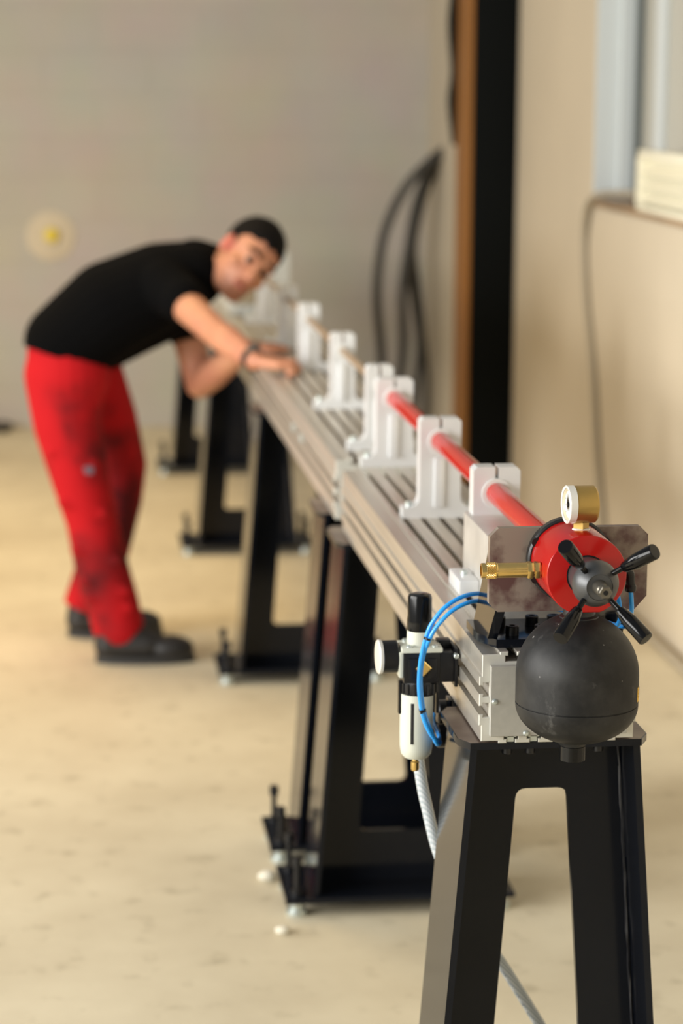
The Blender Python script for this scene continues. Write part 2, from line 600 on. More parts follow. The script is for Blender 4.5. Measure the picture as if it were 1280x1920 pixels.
# steel column against the right wall
t = thing('steel_column', 'tall black column with an orange-brown side against the right wall', 'column', (1.755, 9.62, 0))
part('shaft', box(nb(), 1.672, XR - 0.001, 9.464, 9.80, 0, 4.5, 0.004), M['col_black'], t)
part('side_board', box(nb(), 1.660, 1.672, 9.472, 9.79, 0.0, 4.5, 0.002), M['col_brown'], t, 'orange-brown side board')
bm = nb()
tube(bm, [(1.660, 9.84, 4.4), (1.652, 9.83, 2.6), (1.658, 9.84, 2.1), (1.646, 9.83, 1.9), (1.662, 9.84, 1.72), (1.650, 9.83, 1.60), (1.664, 9.84, 1.48), (1.672, 9.84, 1.42)], 0.021, 8)
single('conduit_cable', bm, M['col_black'], 'black wavy cable running up behind the column edge', 'cable')

# cables in the back corner
CB = 'dark cables hanging in the back corner'
for pts, r, lab in (
    ([(1.87, 11.3, 1.36), (1.80, 11.28, 1.31), (1.69, 11.27, 1.20), (1.61, 11.27, 1.06), (1.562, 11.27, 0.90), (1.545, 11.27, 0.66), (1.57, 11.27, 0.36), (1.56, 11.27, 0.10), (1.50, 11.2, 0.03), (1.30, 11.15, 0.025)], 0.023, 'leftmost dark cable curving down in the back corner beside the column'),
    ([(1.86, 11.34, 1.34), (1.79, 11.33, 1.25), (1.735, 11.33, 1.10), (1.70, 11.33, 0.90), (1.675, 11.33, 0.68), (1.68, 11.33, 0.40), (1.64, 11.33, 0.10), (1.58, 11.3, 0.03), (1.40, 11.3, 0.024)], 0.022, 'second dark cable from the left in the back corner loop'),
    ([(1.87, 11.40, 1.31), (1.79, 11.40, 1.18), (1.735, 11.40, 0.98), (1.72, 11.40, 0.80), (1.75, 11.40, 0.60), (1.775, 11.40, 0.42), (1.74, 11.40, 0.12), (1.70, 11.4, 0.03), (1.45, 11.42, 0.022)], 0.020, 'dark cable bowing rightward low down in the back corner'),
    ([(1.86, 11.47, 1.28), (1.80, 11.47, 1.13), (1.75, 11.47, 0.90), (1.77, 11.47, 0.70), (1.80, 11.47, 0.46), (1.82, 11.47, 0.2), (1.78, 11.47, 0.04), (1.5, 11.5, 0.02)], 0.014, 'thin dark cable nearest the right wall in the back corner')):
    single('hanging_cable', tube(nb(), pts, r, 10), M['dark_cable'], lab, 'cable', CB)

# cable down the right wall from the sill, then along the wall foot
bm = nb()
tube(bm, [(1.955, 7.93, 1.312), (1.90, 7.98, 1.312), (1.838, 8.02, 1.302), (1.832, 8.12, 1.25), (1.838, 8.17, 1.13), (1.838, 8.12, 0.95), (1.838, 7.99, 0.71), (1.838, 7.90, 0.45), (1.838, 7.80, 0.25), (1.835, 7.70, 0.06), (1.825, 7.5, 0.016), (1.82, 7.0, 0.014), (1.815, 6.3, 0.014), (1.80, 5.4, 0.014)], 0.013, 10)
single('wall_cable', bm, M['grey_cable'], 'grey cable hanging from the window sill down the right wall', 'cable')

# round plaster patch with yellow cap on the back wall
t = thing('wall_outlet', 'round cream wall outlet with yellow cap left of the bending man', 'outlet', (0.028, YB, 0.925))
part('plaster_patch', lathe(nb(), [(0.118, 0.0), (0.112, 0.006), (0.080, 0.012), (0.0, 0.014)], (0.028, YB, 0.925), (0, -1, 0), 40), M['plaster'], t)
bm = nb()
lathe(bm, [(0.034, 0.012), (0.034, 0.035), (0.028, 0.044), (0.0, 0.046)], (0.030, YB, 0.932), (0, -1, 0), 24)
part('cap', bm, M['yellow'], t, 'yellow cap')

bm = nb()
bmesh.ops.create_icosphere(bm, subdivisions=3, radius=1)
for v in bm.verts:
    v.co = Vector((-0.29 + v.co.x * 0.13, 11.60 + v.co.y * 0.07, max(0, 0.022 + v.co.z * 0.03 + 0.006 * sin(9 * v.co.x + 4 * v.co.y))))
single('sack', bm, M['dark_bag'], 'dark flat sack lying on the floor at the back wall', 'sack')

for (x, y, s), lab in (((0.453, 4.61, 0.013), 'pale plaster crumb alone on the floor in front of the second stand'),
                       ((0.452, 4.94, 0.017), 'flat pale plaster crumb beside the feet of the second stand')):
    bm = nb()
    bmesh.ops.create_icosphere(bm, subdivisions=2, radius=s)
    for v in bm.verts:
        v.co.x *= 1.1 + 0.25 * random.random()
        v.co.z = max(-s * 0.5, v.co.z * (0.6 + 0.2 * random.random()))
        v.co += Vector((x, y, s * 0.5))
    single('plaster_crumb', bm, M['pebble'], lab, 'debris')

# ------------------------------------------------------------------ T-slot beams
XC, ZB, W2 = 0.705, 0.7765, 0.109
SLOTS = [XC + 0.033 * (k - 2) for k in range(5)]


def beam_outline():
    zl, zt = ZB + 0.0035, ZB + 0.1285
    pr = 0.0035
    xl, xr = XC - W2, XC + W2

    def slot_run(cs, base, outw, lo, hi, ow=0.006, cw=0.010, lip=0.006, dep=0.014):
        """walk from lo to hi along a proud face at base+outw*pr, with T slots at cs (1-D positions)."""
        pts = [(lo, base), (lo, base + outw * pr)]
        f = base + outw * pr
        for c in cs:
            pts += [(c - ow, f), (c - ow, f - outw * lip), (c - cw, f - outw * lip), (c - cw, f - outw * dep), (c + cw, f - outw * dep), (c + cw, f - outw * lip), (c + ow, f - outw * lip), (c + ow, f)]
        pts += [(hi, f), (hi, base)]
        return pts
    out = []
    out.append((xl, zl))
    out += [(a, b) for a, b in slot_run(SLOTS, zl, -1, xl + 0.025, xr - 0.025)]
    out.append((xr, zl))
    zs = [ZB + 0.0485, ZB + 0.078]
    out += [(b, a) for a, b in slot_run(zs, xr, 1, ZB + 0.0265, ZB + 0.0975)]
    out.append((xr, zt))
    out += [(a, b) for a, b in slot_run(SLOTS, zt, 1, xl + 0.025, xr - 0.025)][::-1]
    out.append((xl, zt))
    out += [(b, a) for a, b in slot_run(zs, xl, -1, ZB + 0.0265, ZB + 0.0975)][::-1]
    return out


def make_beam(y0, y1, label, cover=False):
    t = thing('aluminium_beam', label, 'beam', (XC, (y0 + y1) / 2, ZB), 'slotted aluminium beams in a row')
    bm = nb()
    prism(bm, [beam_outline()], 'y', y0, y1)
    bmesh.ops.remove_doubles(bm, verts=bm.verts, dist=1e-6)
    ed = [e for e in bm.edges if all(abs(v.co.y - y0) < 1e-6 for v in e.verts)]
    bmesh.ops.bevel(bm, geom=ed, offset=0.0011, segments=1, affect='EDGES')
    po = part('profile', bm, M['alu_beam'], t, ang=20)
    po.data.materials.append(M['alu_end'])
    for f in po.data.polygons:
        if abs(f.normal.y) > 0.5:
            f.material_index = 1
    if cover:
        c = part('end_cover', box(nb(), XC - W2 + 0.011, XC + W2 - 0.011, y0 - 0.0100, y0, ZB + 0.0125, ZB + 0.1135, 0.0008, 1), M['alu_cover'], t)
        for x, z in ((XC - W2 + 0.017, ZB + 0.063), (XC - W2 + 0.062, ZB + 0.0165), (XC + W2 - 0.017, ZB + 0.063), (XC + W2 - 0.05, ZB + 0.0165)):
            s = part('screw', lathe(nb(), [(0.0042, 0), (0.0042, 0.0015), (0.0028, 0.0035), (0, 0.004)], (x, y0 - 0.0100, z), (0, -1, 0), 12), M['zinc'], c)
    return t


b1 = make_beam(3.232, 4.83, 'nearest slotted aluminium beam carrying the red tube clamps', True)
for k, x in enumerate(SLOTS):
    for zz in (ZB + 0.006,):
        bm = nb()
        box(bm, x - 0.0055, x + 0.0055, 3.236, 3.262, zz - 0.006, zz + 0.004, 0.001, 1)
        box(bm, x - 0.009, x + 0.009, 3.236, 3.262, zz + 0.001, zz + 0.0065, 0.001, 1)
        part('slot_nut', bm, M['zinc'], b1)
b2 = make_beam(4.955, 8.62, 'middle slotted aluminium beam the man leans on')
b3 = make_beam(8.70, 10.6, 'farthest slotted aluminium beam behind the man')
# nuts in the side slot of the middle beam
for y in (5.62, 5.80):
    bm = nb()
    box(bm, XC - W2 - 0.0075, XC - W2 + 0.004, y - 0.014, y + 0.014, ZB + 0.068, ZB + 0.088, 0.001, 1)
    part('side_nut', bm, M['zinc'], b2)


# ------------------------------------------------------------------ stands
def make_stand(yc, label):
    t = thing('support_stand', label, 'stand', (XC, yc, 0), 'dark steel stands under the beams')
    zt, zb = 0.7665, 0.042
    ht, hb = 0.122, 0.178
    ch, pw, pd = 0.014, 0.137, 0.1
    pl = [(XC - pw + ch, yc - pd), (XC + pw - ch, yc - pd), (XC + pw, yc - pd + ch * 2), (XC + pw, yc + pd - ch * 2), (XC + pw - ch, yc + pd), (XC - pw + ch, yc + pd), (XC - pw, yc + pd - ch * 2), (XC - pw, yc - pd + ch * 2)]
    part('top_plate', prism(nb(), [pl], 'z', zt, zt + 0.010), M['plate_side'], t)
    pl2 = [(XC + (a - XC) * 0.99, yc + (b - yc) * 0.99) for a, b in pl]
    part('plate_surface', prism(nb(), [pl2], 'z', zt + 0.0098, zt + 0.0102), M['plate_top'], t, 'bare brown steel upper face of the plate')
    for s in (-1, 1):
        q = [(XC + s * ht, zt), (XC + s * hb, zb), (XC + s * (hb - 0.010), zb), (XC + s * (ht - 0.010), zt)]
        lg = part('leg', prism(nb(), [q], 'y', yc - 0.095, yc + 0.095), M['paint'], t)
        bm = nb()
        n = 26
        pts = []
        for k in range(n + 1):
            f = k / n
            pts.append((XC + s * (ht - 0.012 + (hb - ht) * f) - s * (0.0015 * random.random()), yc - 0.008 - 0.0015 * random.random(), zt + (zb - zt) * f))
        tube(bm, pts, 0.0024, 6, 1)
        for v in bm.verts:
            v.co += Vector((random.uniform(-1, 1), random.uniform(-1, 1), random.uniform(-1, 1))) * 0.0009
        part('weld_seam', bm, M['weld'], lg)
    outer = [(XC - ht + 0.006, zt), (XC + ht - 0.006, zt), (XC + hb - 0.006, zb), (XC - hb + 0.006, zb)]
    hole = rounded([(XC - 0.0375, 0.68), (XC + 0.0375, 0.68), (XC + 0.0755, 0.15), (XC - 0.0755, 0.15)], 0.016)
    part('web_panel', prism(nb(), [outer, hole], 'y', yc - 0.006, yc + 0.006), M['paint'], t)
    part('base_plate', box(nb(), XC - 0.238, XC + 0.238, yc - 0.11, yc + 0.11, 0.030, 0.042, 0.0015, 1), M['paint'], t)
    for sx in (-1, 1):
        for sy in (-1, 1):
            x, y = XC + sx * 0.212, yc + sy * 0.080
            f = part('levelling_foot', lathe(nb(), [(0.022, 0), (0.023, 0.003), (0.021, 0.012), (0.015, 0.013), (0.015, 0.030)], (x, y, 0), (0, 0, 1), 16), M['zinc'], t)
            bm = nb()
            lathe(bm, [(0.013, 0), (0.013, 0.008), (0.0062, 0.009), (0.0062, 0.058), (0.0105, 0.060), (0.0105, 0.078), (0.009, 0.080)], (x, y, 0.042), (0, 0, 1), 12)
            part('levelling_bolt', bm, M['black_bolt'], f, 'black upright bolt')
    for k in (0, 1, 3, 4):
        for sy in (-1, 1):
            part('bolt', lathe(nb(), [(0.0075, 0), (0.0075, 0.012), (0.006, 0.0135)], (SLOTS[k], yc + sy * 0.075, zt), (0, 0, -1), 12), M['black_bolt'], t)
    return t


M['plate_side'] = M['paint']
st = make_stand(3.336, 'nearest dark steel stand under the black tank, cut by the frame')
for yc, lab in ((4.80, 'dark steel stand at the far end of the nearest beam'),
                (5.145, 'dark steel stand close behind another at the beam joint'),
                (6.72, 'dark steel stand beside the black shoe tips of the man'),
                (8.59, 'dark steel stand seen below the bent elbow of the man'),
                (10.36, 'farthest dark steel stand, next to the back wall')):
    dup(st, (XC, yc, 0), lab)

# ------------------------------------------------------------------ tube clamps
ZT = ZB + 0.132
ZAX = 1.049
XA = 0.703


def make_clamp(y, label, yd=0.036, hw=0.0375, rb=0.0235, ri=0.0172):
    t = thing('tube_clamp', label, 'clamp', (XA, y, ZT), 'white aluminium tube clamps')
    top = 1.091
    y0, y1 = y, y + yd
    body = [(XA - 0.068, ZT), (XA + 0.075, ZT), (XA + 0.075, ZT + 0.020)]
    for k in range(5):
        a = k / 4 * pi / 2
        body.append((XA + hw + 0.018 - 0.018 * sin(a), ZT + 0.020 + 0.018 - 0.018 * cos(a)))
    body += [(XA + hw, top - 0.006), (XA + hw - 0.006, top), (XA + 0.003, top)]
    # slit down to the bore, walk round the bore
    a0 = math.asin(0.003 / rb)
    ring = []
    n = 32
    for k in range(n + 1):
        a = pi / 2 - a0 - (2 * pi - 2 * a0) * k / n
        ring.append((XA + rb * cos(a), ZAX + rb * sin(a)))
    body += ring
    body += [(XA - 0.003, top), (XA - hw + 0.006, top), (XA - hw, top - 0.006)]
    for k in range(5):
        a = pi / 2 * (1 - k / 4)
        body.append((XA - hw - 0.018 + 0.018 * sin(a), ZT + 0.038 - 0.018 * cos(a)))
    body += [(XA - 0.068, ZT + 0.020)]
    part('body', prism(nb(), [body], 'y', y0, y1), M['clamp'], t)
    bm = nb()
    box(bm, XA - 0.012, XA + 0.008, y0 - 0.006, y0 + 0.001, ZT + 0.02, ZAX - 0.03, 0.003)
    part('rib', bm, M['clamp'], t)
    # bush: a ring
    bm = nb()
    lathe(bm, [(ri, -0.003), (rb, -0.003), (rb, yd + 0.003), (ri, yd + 0.003), (ri, -0.003)], (XA, y0, ZAX), (0, 1, 0), 32, close=False)
    part('bush', bm, M['dial'], t, 'white plastic bush')
    for sx in (-0.055, 0.060):
        part('bolt', lathe(nb(), [(0.0065, 0), (0.0065, 0.008), (0.005, 0.009)], (XA + sx, y0 + yd / 2, ZT + 0.020), (0, 0, 1), 10), M['zinc'], t)
    return t


c0 = make_clamp(4.262, 'white tube clamp holding the red tube, second from the front')
dup(c0, (XA, 4.840, ZT), 'white tube clamp holding the far end of the red tube')
c1 = make_clamp(5.065, 'slim white clamp just past the red tube end', 0.036, 0.0285, 0.0155, 0.0095)
for y, lab in ((5.715, 'white clamp standing alone on the middle beam nearest the hand'),
               (6.47, 'white clamp right beside the fist of the man'),
               (7.05, 'white clamp just behind the one beside the fist'),
               (7.75, 'white clamp far back beneath the face of the man')):
    dup(c1, (XA, y, ZT), lab)

# front clamp on its long block
t = thing('clamp_block', 'aluminium block with raised clamp head behind the brown plate', 'clamp', (XA, 3.58, ZT))
hw, top = 0.0375, 1.091
rb = 0.0235
a0 = math.asin(0.003 / rb)
body = [(XA - hw, 1.014), (XA + hw, 1.014), (XA + hw, top - 0.006), (XA + hw - 0.006, top), (XA + 0.003, top)]
for k in range(33):
    a = pi / 2 - a0 - (2 * pi - 2 * a0) * k / 32
    body.append((XA + rb * cos(a), ZAX + rb * sin(a)))
body += [(XA - 0.003, top), (XA - hw + 0.006, top), (XA - hw, top - 0.006)]
part('clamp_head', prism(nb(), [body], 'y', 3.712, 3.748), M['clamp'], t)
bm = nb()
box(bm, XA - 0.046, XA + 0.046, 3.42, 3.748, ZT, 1.0142, 0.002)
part('block', bm, M['block'], t)
for a, b_ in ((XA - 0.077, XA - 0.046), (XA + 0.046, XA + 0.077)):
    fl = part('side_flange', box(nb(), a, b_, 3.60, 3.70, ZT, ZT + 0.024, 0.003), M['clamp'], t)
    part('bolt', lathe(nb(), [(0.006, 0), (0.006, 0.006), (0.0045, 0.007)], ((a + b_) / 2, 3.65, ZT + 0.024), (0, 0, 1), 10), M['zinc'], fl)
bm = nb()
lathe(bm, [(0.0172, -0.003), (0.0235, -0.003), (0.0235, 0.039), (0.0172, 0.039), (0.0172, -0.003)], (XA, 3.712, ZAX), (0, 1, 0), 32, close=False)
part('bush', bm, M['dial'], t, 'white plastic bush')

# red tube and the brown rod behind it
bm = nb()
cyl(bm, (XA, 3.215, ZAX), (XA, 4.882, ZAX), 0.0172, 32)
single('red_tube', bm, M['red_tube'], 'glossy red tube running through the three nearest clamps', 'tube')
bm = nb()
cyl(bm, (XA, 4.884, ZAX), (XA, 7.80, ZAX), 0.009, 20)
single('fibre_rod', bm, M['tan_rod'], 'thin brown rod running on beyond the end of the red tube', 'rod')

# pale housing at the far end of the beams
t = thing('machine_housing', 'pale grey machine housing on the beam behind the chin', 'machine', (0.70, 8.25, ZT))
part('housing', box(nb(), 0.60, 0.81, 8.02, 8.50, ZT, 1.115, 0.012), M['wrap'], t)
part('cover_plate', box(nb(), 0.615, 0.69, 8.010, 8.022, 0.945, 1.03, 0.004), M['tan'], t, 'tan cover plate')
part('cap_block', box(nb(), 0.70, 0.80, 8.1, 8.4, 1.1148, 1.150, 0.008), M['wrap'], t)
part('knob', lathe(nb(), [(0.012, 0), (0.014, 0.02), (0.012, 0.026)], (0.655, 8.2, 1.1148), (0, 0, 1), 14), M['tan'], t)

# ------------------------------------------------------------------ bracket and brown plate
t = thing('mounting_bracket', 'dark steel bracket with brown plate behind the red valve', 'bracket', (0.705, 3.30, ZT))
ch = 0.020
fl_ = [(0.600 + ch, 3.255), (0.810 - ch, 3.255), (0.810, 3.255 + 0.045), (0.810, 3.385), (0.600, 3.385), (0.600, 3.255 + 0.045)]
part('foot_plate', prism(nb(), [fl_], 'z', ZT, ZT + 0.012), M['paint'], t)
for s in (-1, 1):
    x = 0.705 + s * 0.0895
    q = [(3.262, ZT + 0.012), (3.375, ZT + 0.012), (3.30, 1.05), (3.206, 1.05), (3.206, 0.99)]
    bm = nb()
    prism(bm, [q], 'x', x - 0.007, x + 0.007)
    for v in bm.verts:
        v.co.x += s * -0.06 * (v.co.z - ZT - 0.012)
    part('side_rib', bm, M['paint'], t)
c2 = 0.012
zp0, zp1, xp0, xp1 = 0.9745, 1.0915, 0.5965, 0.8175
bp_ = [(xp0 + c2, zp0), (xp1 - c2 * 1.4, zp0), (xp1, zp0 + c2 * 1.6), (xp1, zp1 - c2), (xp1 - c2, zp1), (xp0 + c2, zp1), (xp0, zp1 - c2), (xp0, zp0 + c2)]
part('face_plate', prism(nb(), [bp_], 'y', 3.193, 3.206), M['steel_brown'], t, 'brown mottled steel plate')
for x, y in ((0.640, 3.345), (0.688, 3.345), (0.72, 3.345), (0.768, 3.345), (0.648, 3.285), (0.69, 3.285), (0.72, 3.285), (0.762, 3.285)):
    part('bolt', lathe(nb(), [(0.0098, 0), (0.0098, 0.012), (0.0088, 0.0135), (0.0045, 0.0135), (0.0045, 0.008), (0, 0.008)], (x, y, ZT + 0.012), (0, 0, 1), 16), M['black_bolt'], t)

# ------------------------------------------------------------------ red hand valve
AX = (0.705, 0, ZAX)
t = thing('hand_valve', 'red round valve with four black handle grips on brown plate', 'valve', (0.705, 3.12, ZAX))
part('flange_ring', lathe(nb(), [(0.0575, 0), (0.0585, 0.002), (0.0585, 0.014), (0.056, 0.016)], (0.705, 3.193, ZAX), (0, -1, 0), 56), M['ring'], t)
# red body with a flat underside
bm = nb()
n = 72
R = 0.054
lp = []
for k in range(n):
    a = 2 * pi * k / n
    lp.append((0.705 + R * cos(a), max(ZAX + R * sin(a), ZAX - 0.0505)))
t2 = bmesh.new()
prism(t2, [lp], 'y', 3.072, 3.178)
bmesh.ops.remove_doubles(t2, verts=t2.verts, dist=1e-5)
ed = [e for e in t2.edges if all(abs(v.co.y - 3.072) < 1e-5 for v in e.verts) and len(e.link_faces) == 2 and e.calc_face_angle(0) > 1]
bmesh.ops.bevel(t2, geom=ed, offset=0.0018, segments=3, profile=0.5, affect='EDGES')
merge(bm, t2)
body = part('red_body', bm, M['red_paint'], t, 'glossy red round body')
part('recess_ring', lathe(nb(), [(0.0275, 0), (0.0275, 0.0006)], (0.705, 3.0722, ZAX), (0, -1, 0), 40), M['black'], t)
for a in (28, 152, 208, 332):
    part('bolt', lathe(nb(), [(0.006, 0), (0.006, 0.006)], (0.705 + 0.047 * cos(radians(a)) * 1.16, 3.179, ZAX + 0.047 * sin(radians(a)) * 1.16), (0, -1, 0), 12), M['black_bolt'], t)
hub = part('hub', lathe(nb(), [(0.0255, 0.0), (0.0265, 0.030), (0.0300, 0.042), (0.0312, 0.048), (0.0307, 0.054), (0.0270, 0.066), (0.0185, 0.076), (0.0175, 0.0765), (0.0170, 0.075), (0.0100, 0.075)], (0.705, 3.072, ZAX), (0, -1, 0), 48), M['hub'], t, 'dark grey steel hub')
bm = nb()
lathe(bm, [(0.0100, 0), (0.0090, 0.004), (0.0088, 0.022), (0.0072, 0.024), (0.0072, 0.026)], (0.705, 2.997, ZAX), (0, -1, 0), 28)
lathe(bm, [(0.0078, 0.026), (0.0090, 0.0275), (0.0090, 0.034), (0.0078, 0.0355), (0.0036, 0.0355), (0.0036, 0.029), (0, 0.029)], (0.705, 2.997, ZAX), (0, -1, 0), 6)
part('stem_nut', bm, M['stem'], hub, 'hexagon nut with a bore')
bm = nb()
lathe(bm, [(0.0034, 0.0), (0.0034, 0.0002)], (0.705, 2.9614, ZAX), (0, -1, 0), 16)
part('bore', bm, M['black'], hub)
for deg in (40.6, 131.5, 225, 311.5):
    a = radians(deg)
    rad = Vector((cos(a), 0, sin(a)))
    p0 = Vector((0.705, 3.009, ZAX)) + rad * 0.0215
    d = (rad * 0.0585 + Vector((0, -0.046, 0))).normalized()
    h = part('handle', lathe(nb(), [(0.0048, -0.003), (0.0048, 0.002), (0.0039, 0.004), (0.0039, 0.034)], p0, d, 20), M['grip'], t)
    part('grip', lathe(nb(), [(0.0062, 0.0235), (0.0070, 0.025), (0.0101, 0.042), (0.0104, 0.0450), (0.0106, 0.0760), (0.0098, 0.0775), (0, 0.0777)], p0, d, 32), M['grip'], h)

# brass relief fitting on the left
bm = nb()
lathe(bm, [(0.0095, 0.054), (0.0095, 0.058)], (0.705, 3.115, ZAX), (-1, 0, 0), 24)
lathe(bm, [(0.0118, 0.0545), (0.0122, 0.056), (0.0122, 0.0605), (0.0118, 0.062)], (0.705, 3.115, ZAX), (-1, 0, 0), 6)
lathe(bm, [(0.0090, 0.062), (0.0090, 0.064)], (0.705, 3.115, ZAX), (-1, 0, 0), 24)
lathe(bm, [(0.0118, 0.064), (0.0122, 0.0655), (0.0122, 0.071), (0.0112, 0.0725)], (0.705, 3.115, ZAX), (-1, 0, 0), 6)
lathe(bm, [(0.0102, 0.0725), (0.0102, 0.114)], (0.705, 3.115, ZAX), (-1, 0, 0), 32)
fit = part('relief_fitting', bm, M['brass'], t, 'brass sleeve with knurled end')
bm = nb()
lathe(bm, [(0.0106, 0.113), (0.0110, 0.114), (0.0110, 0.1155)], (0.705, 3.115, ZAX), (-1, 0, 0), 32)
lathe(bm, [(0.0100, 0.1275), (0.0095, 0.129), (0.0105, 0.1295), (0.0102, 0.134), (0.0075, 0.1345), (0.0075, 0.130), (0.0, 0.130)], (0.705, 3.115, ZAX), (-1, 0, 0), 32)
# diamond knurl: a lattice of raised pyramids
rows, cols = 7, 26
for i in range(rows):
    for j in range(cols):
        aa = 2 * pi * (j + 0.5 * (i % 2)) / cols
        xx = 0.705 - (0.1160 + 0.0115 * (i + 0.5) / rows)
        hx, ha = 0.0014, pi / cols

        def kp(x_, a_, r_):
            return bm.verts.new((x_, 3.115 + r_ * cos(a_), ZAX + r_ * sin(a_)))
        v = [kp(xx - hx, aa, 0.0103), kp(xx, aa + ha, 0.0103), kp(xx + hx, aa, 0.0103), kp(xx, aa - ha, 0.0103)]
        top_ = kp(xx, aa, 0.0113)
        for q in range(4):
            bm.faces.new((v[q], v[(q + 1) % 4], top_))
lathe(bm, [(0.0103, 0.1155), (0.0103, 0.1275)], (0.705, 3.115, ZAX), (-1, 0, 0), 32)
part('knurled_end', bm, M['brass'], fit, ang=10)

# pressure gauge on top, dial facing left
gz = 1.1365
gd = Vector((-1, -0.06, 0)).normalized()
gc = Vector((0.7245, 3.120, gz))
g = part('gauge_case', lathe(nb(), [(0.0235, 0), (0.0252, 0.0022), (0.0252, 0.028), (0.0250, 0.0300)], gc, gd, 48), M['brass_case'], t, 'brass pressure gauge case')
bm = nb()
lathe(bm, [(0.0258, 0.0300), (0.0258, 0.0395), (0.0245, 0.0405), (0.0215, 0.0395), (0.0212, 0.0300), (0.0258, 0.0300)], gc, gd, 48, close=False)
part('bezel', bm, M['bezel'], g, 'clear white bezel')
bm = nb()
lathe(bm, [(0.0211, 0.0388), (0.0208, 0.0388), (0.0182, 0.0362), (0.0211, 0.0362), (0.0211, 0.0388)], gc, gd, 40, close=False)
part('inner_ring', bm, M['ring_shaded'], g)  # cream side ring, darkened to stand for shading inside the bezel
bm = nb()
lathe(bm, [(0.0210, 0.0300), (0.0210, 0.0362)], gc, gd, 40)
part('dial', bm, M['dial'], g)
Rg = frame_from(gd).to_3x3()
bm = nb()
def gpt(a, r, h):
    # angle measured from up
    side = gd.cross(Vector((0, 0, 1))).normalized()
    return gc + gd * h + Vector((0, 0, 1)) * r * cos(a) + side * r * sin(a)
v = [bm.verts.new(gpt(0.35, 0.0165, 0.0378)), bm.verts.new(gpt(1.92, 0.0050, 0.0378)), bm.verts.new(gpt(3.49, 0.010, 0.0378)), bm.verts.new(gpt(5.06, 0.0050, 0.0378))]
bm.faces.new(v)
lathe(bm, [(0.0034, 0.0360), (0.0034, 0.0385)], gc, gd, 14)
for k in range(9):
    a = radians(-135 + 270 * k / 8)
    q = [gpt(a - 0.03, 0.0145, 0.0364), gpt(a + 0.03, 0.0145, 0.0364), gpt(a + 0.03, 0.0178, 0.0364), gpt(a - 0.03, 0.0178, 0.0364)]
    bm.faces.new([bm.verts.new(p) for p in q])
part('needle_and_scale', bm, M['black'], g, 'black needle and scale marks')
gs = part('gauge_stem', lathe(nb(), [(0.0105, 0), (0.0105, 0.012)], (0.7065, 3.12, 1.1005), (0, 0, 1), 4), M['brass_case'], t, 'brass square stem')
gs.rotation_euler = (0, 0, 0)
part('thread_tape', lathe(nb(), [(0.0110, 0), (0.0122, 0.001), (0.0115, 0.0025), (0.0095, 0.003)], (0.7065, 3.12, 1.1010), (0, 0, 1), 20), M['ptfe'], t, 'white thread tape')

# elbow fitting on the right
bm = nb()
lathe(bm, [(0.006, 0), (0.006, 0.018)], (0.752, 3.135, 1.040), (1, 0, 0), 16)
part('elbow_tail', bm, M['ptfe'], t, 'white threaded elbow tail')
bm = nb()
tube(bm, [(0.766, 3.137, 1.041), (0.774, 3.137, 1.042), (0.7795, 3.137, 1.036), (0.7805, 3.138, 1.026), (0.7815, 3.139, 1.019)], 0.0062, 14, 4)
lathe(bm, [(0.0068, 0), (0.0076, 0.002), (0.0076, 0.008), (0.0066, 0.010)], (0.7815, 3.139, 1.0115), (0, 0, 1), 18)
part('elbow_fitting', bm, M['black'], t, 'black push-in elbow')

# ------------------------------------------------------------------ accumulator tank
tx, ty, tzc, tR = 0.7035, 3.108, 0.9065, 0.0830
zs = 0.866
t = thing('accumulator_tank', 'black dome-topped tank hanging below the red valve', 'tank', (tx, ty, 0.79))
prof = [(0.0, 0.8115)]
for k in range(1, 13):
    a = pi / 2 * k / 12
    prof.append((tR * sin(a), zs - 0.0545 * cos(a)))
prof += [(tR, zs + 0.0008), (tR - 0.0012, zs + 0.0014), (tR - 0.0012, zs + 0.0020), (tR, zs + 0.0028)]
for k in range(0, 15):
    a = pi / 2 * k / 15
    prof.append((tR * cos(a), tzc + tR * sin(a)))
prof += [(0.012, tzc + tR - 0.0005)]
sh = part('shell', lathe(nb(), prof, (tx, ty, 0), (0, 0, 1), 72), M['tank'], t, ang=50)
part('neck', lathe(nb(), [(0.030, tzc + tR - 0.012), (0.026, tzc + tR - 0.003), (0.0215, tzc + tR - 0.001), (0.0205, tzc + tR + 0.009)], (tx, ty, 0), (0, 0, 1), 32), M['ring'], t)
part('tank_stub', lathe(nb(), [(0.013, 0.800), (0.016, 0.806), (0.024, 0.815)], (tx - 0.004, ty, 0), (0, 0, 1), 24), M['ring'], t)
bm = nb()
pts = []
for k in range(48):
    a = 2 * pi * k / 48
    rr = 0.0175 if k % 6 else 0.0168
    pts.append((tx - 0.004 + rr * cos(a), ty + rr * sin(a)))
prism(bm, [pts], 'z', 0.787, 0.8065)
part('bottom_cap', bm, M['black_gloss'], t, 'ribbed black plastic cap')
# label wrapping the right side
bm = nb()
def lab(a0, a1, z0, z1, rr, n=8):
    vs = []
    for k in range(n + 1):
        a = radians(a0 + (a1 - a0) * k / n)
        vs.append((bm.verts.new((tx + rr * cos(a), ty + rr * sin(a), z0)), bm.verts.new((tx + rr * cos(a), ty + rr * sin(a), z1))))
    for a, b_ in zip(vs, vs[1:]):
        bm.faces.new((a[0], b_[0], b_[1], a[1]))
lab(-27, 40, 0.874, 0.894, tR + 0.0004)
lb = part('tank_label', bm, M['label_yellow'], sh, 'yellow printed label')
bm = nb()
for z0, z1, a1 in ((0.888, 0.8905, 20), (0.8835, 0.8855, 28), (0.879, 0.881, 12)):
    lab(-22, a1, z0, z1, tR + 0.0007)
part('label_print', bm, M['label_print'], sh)

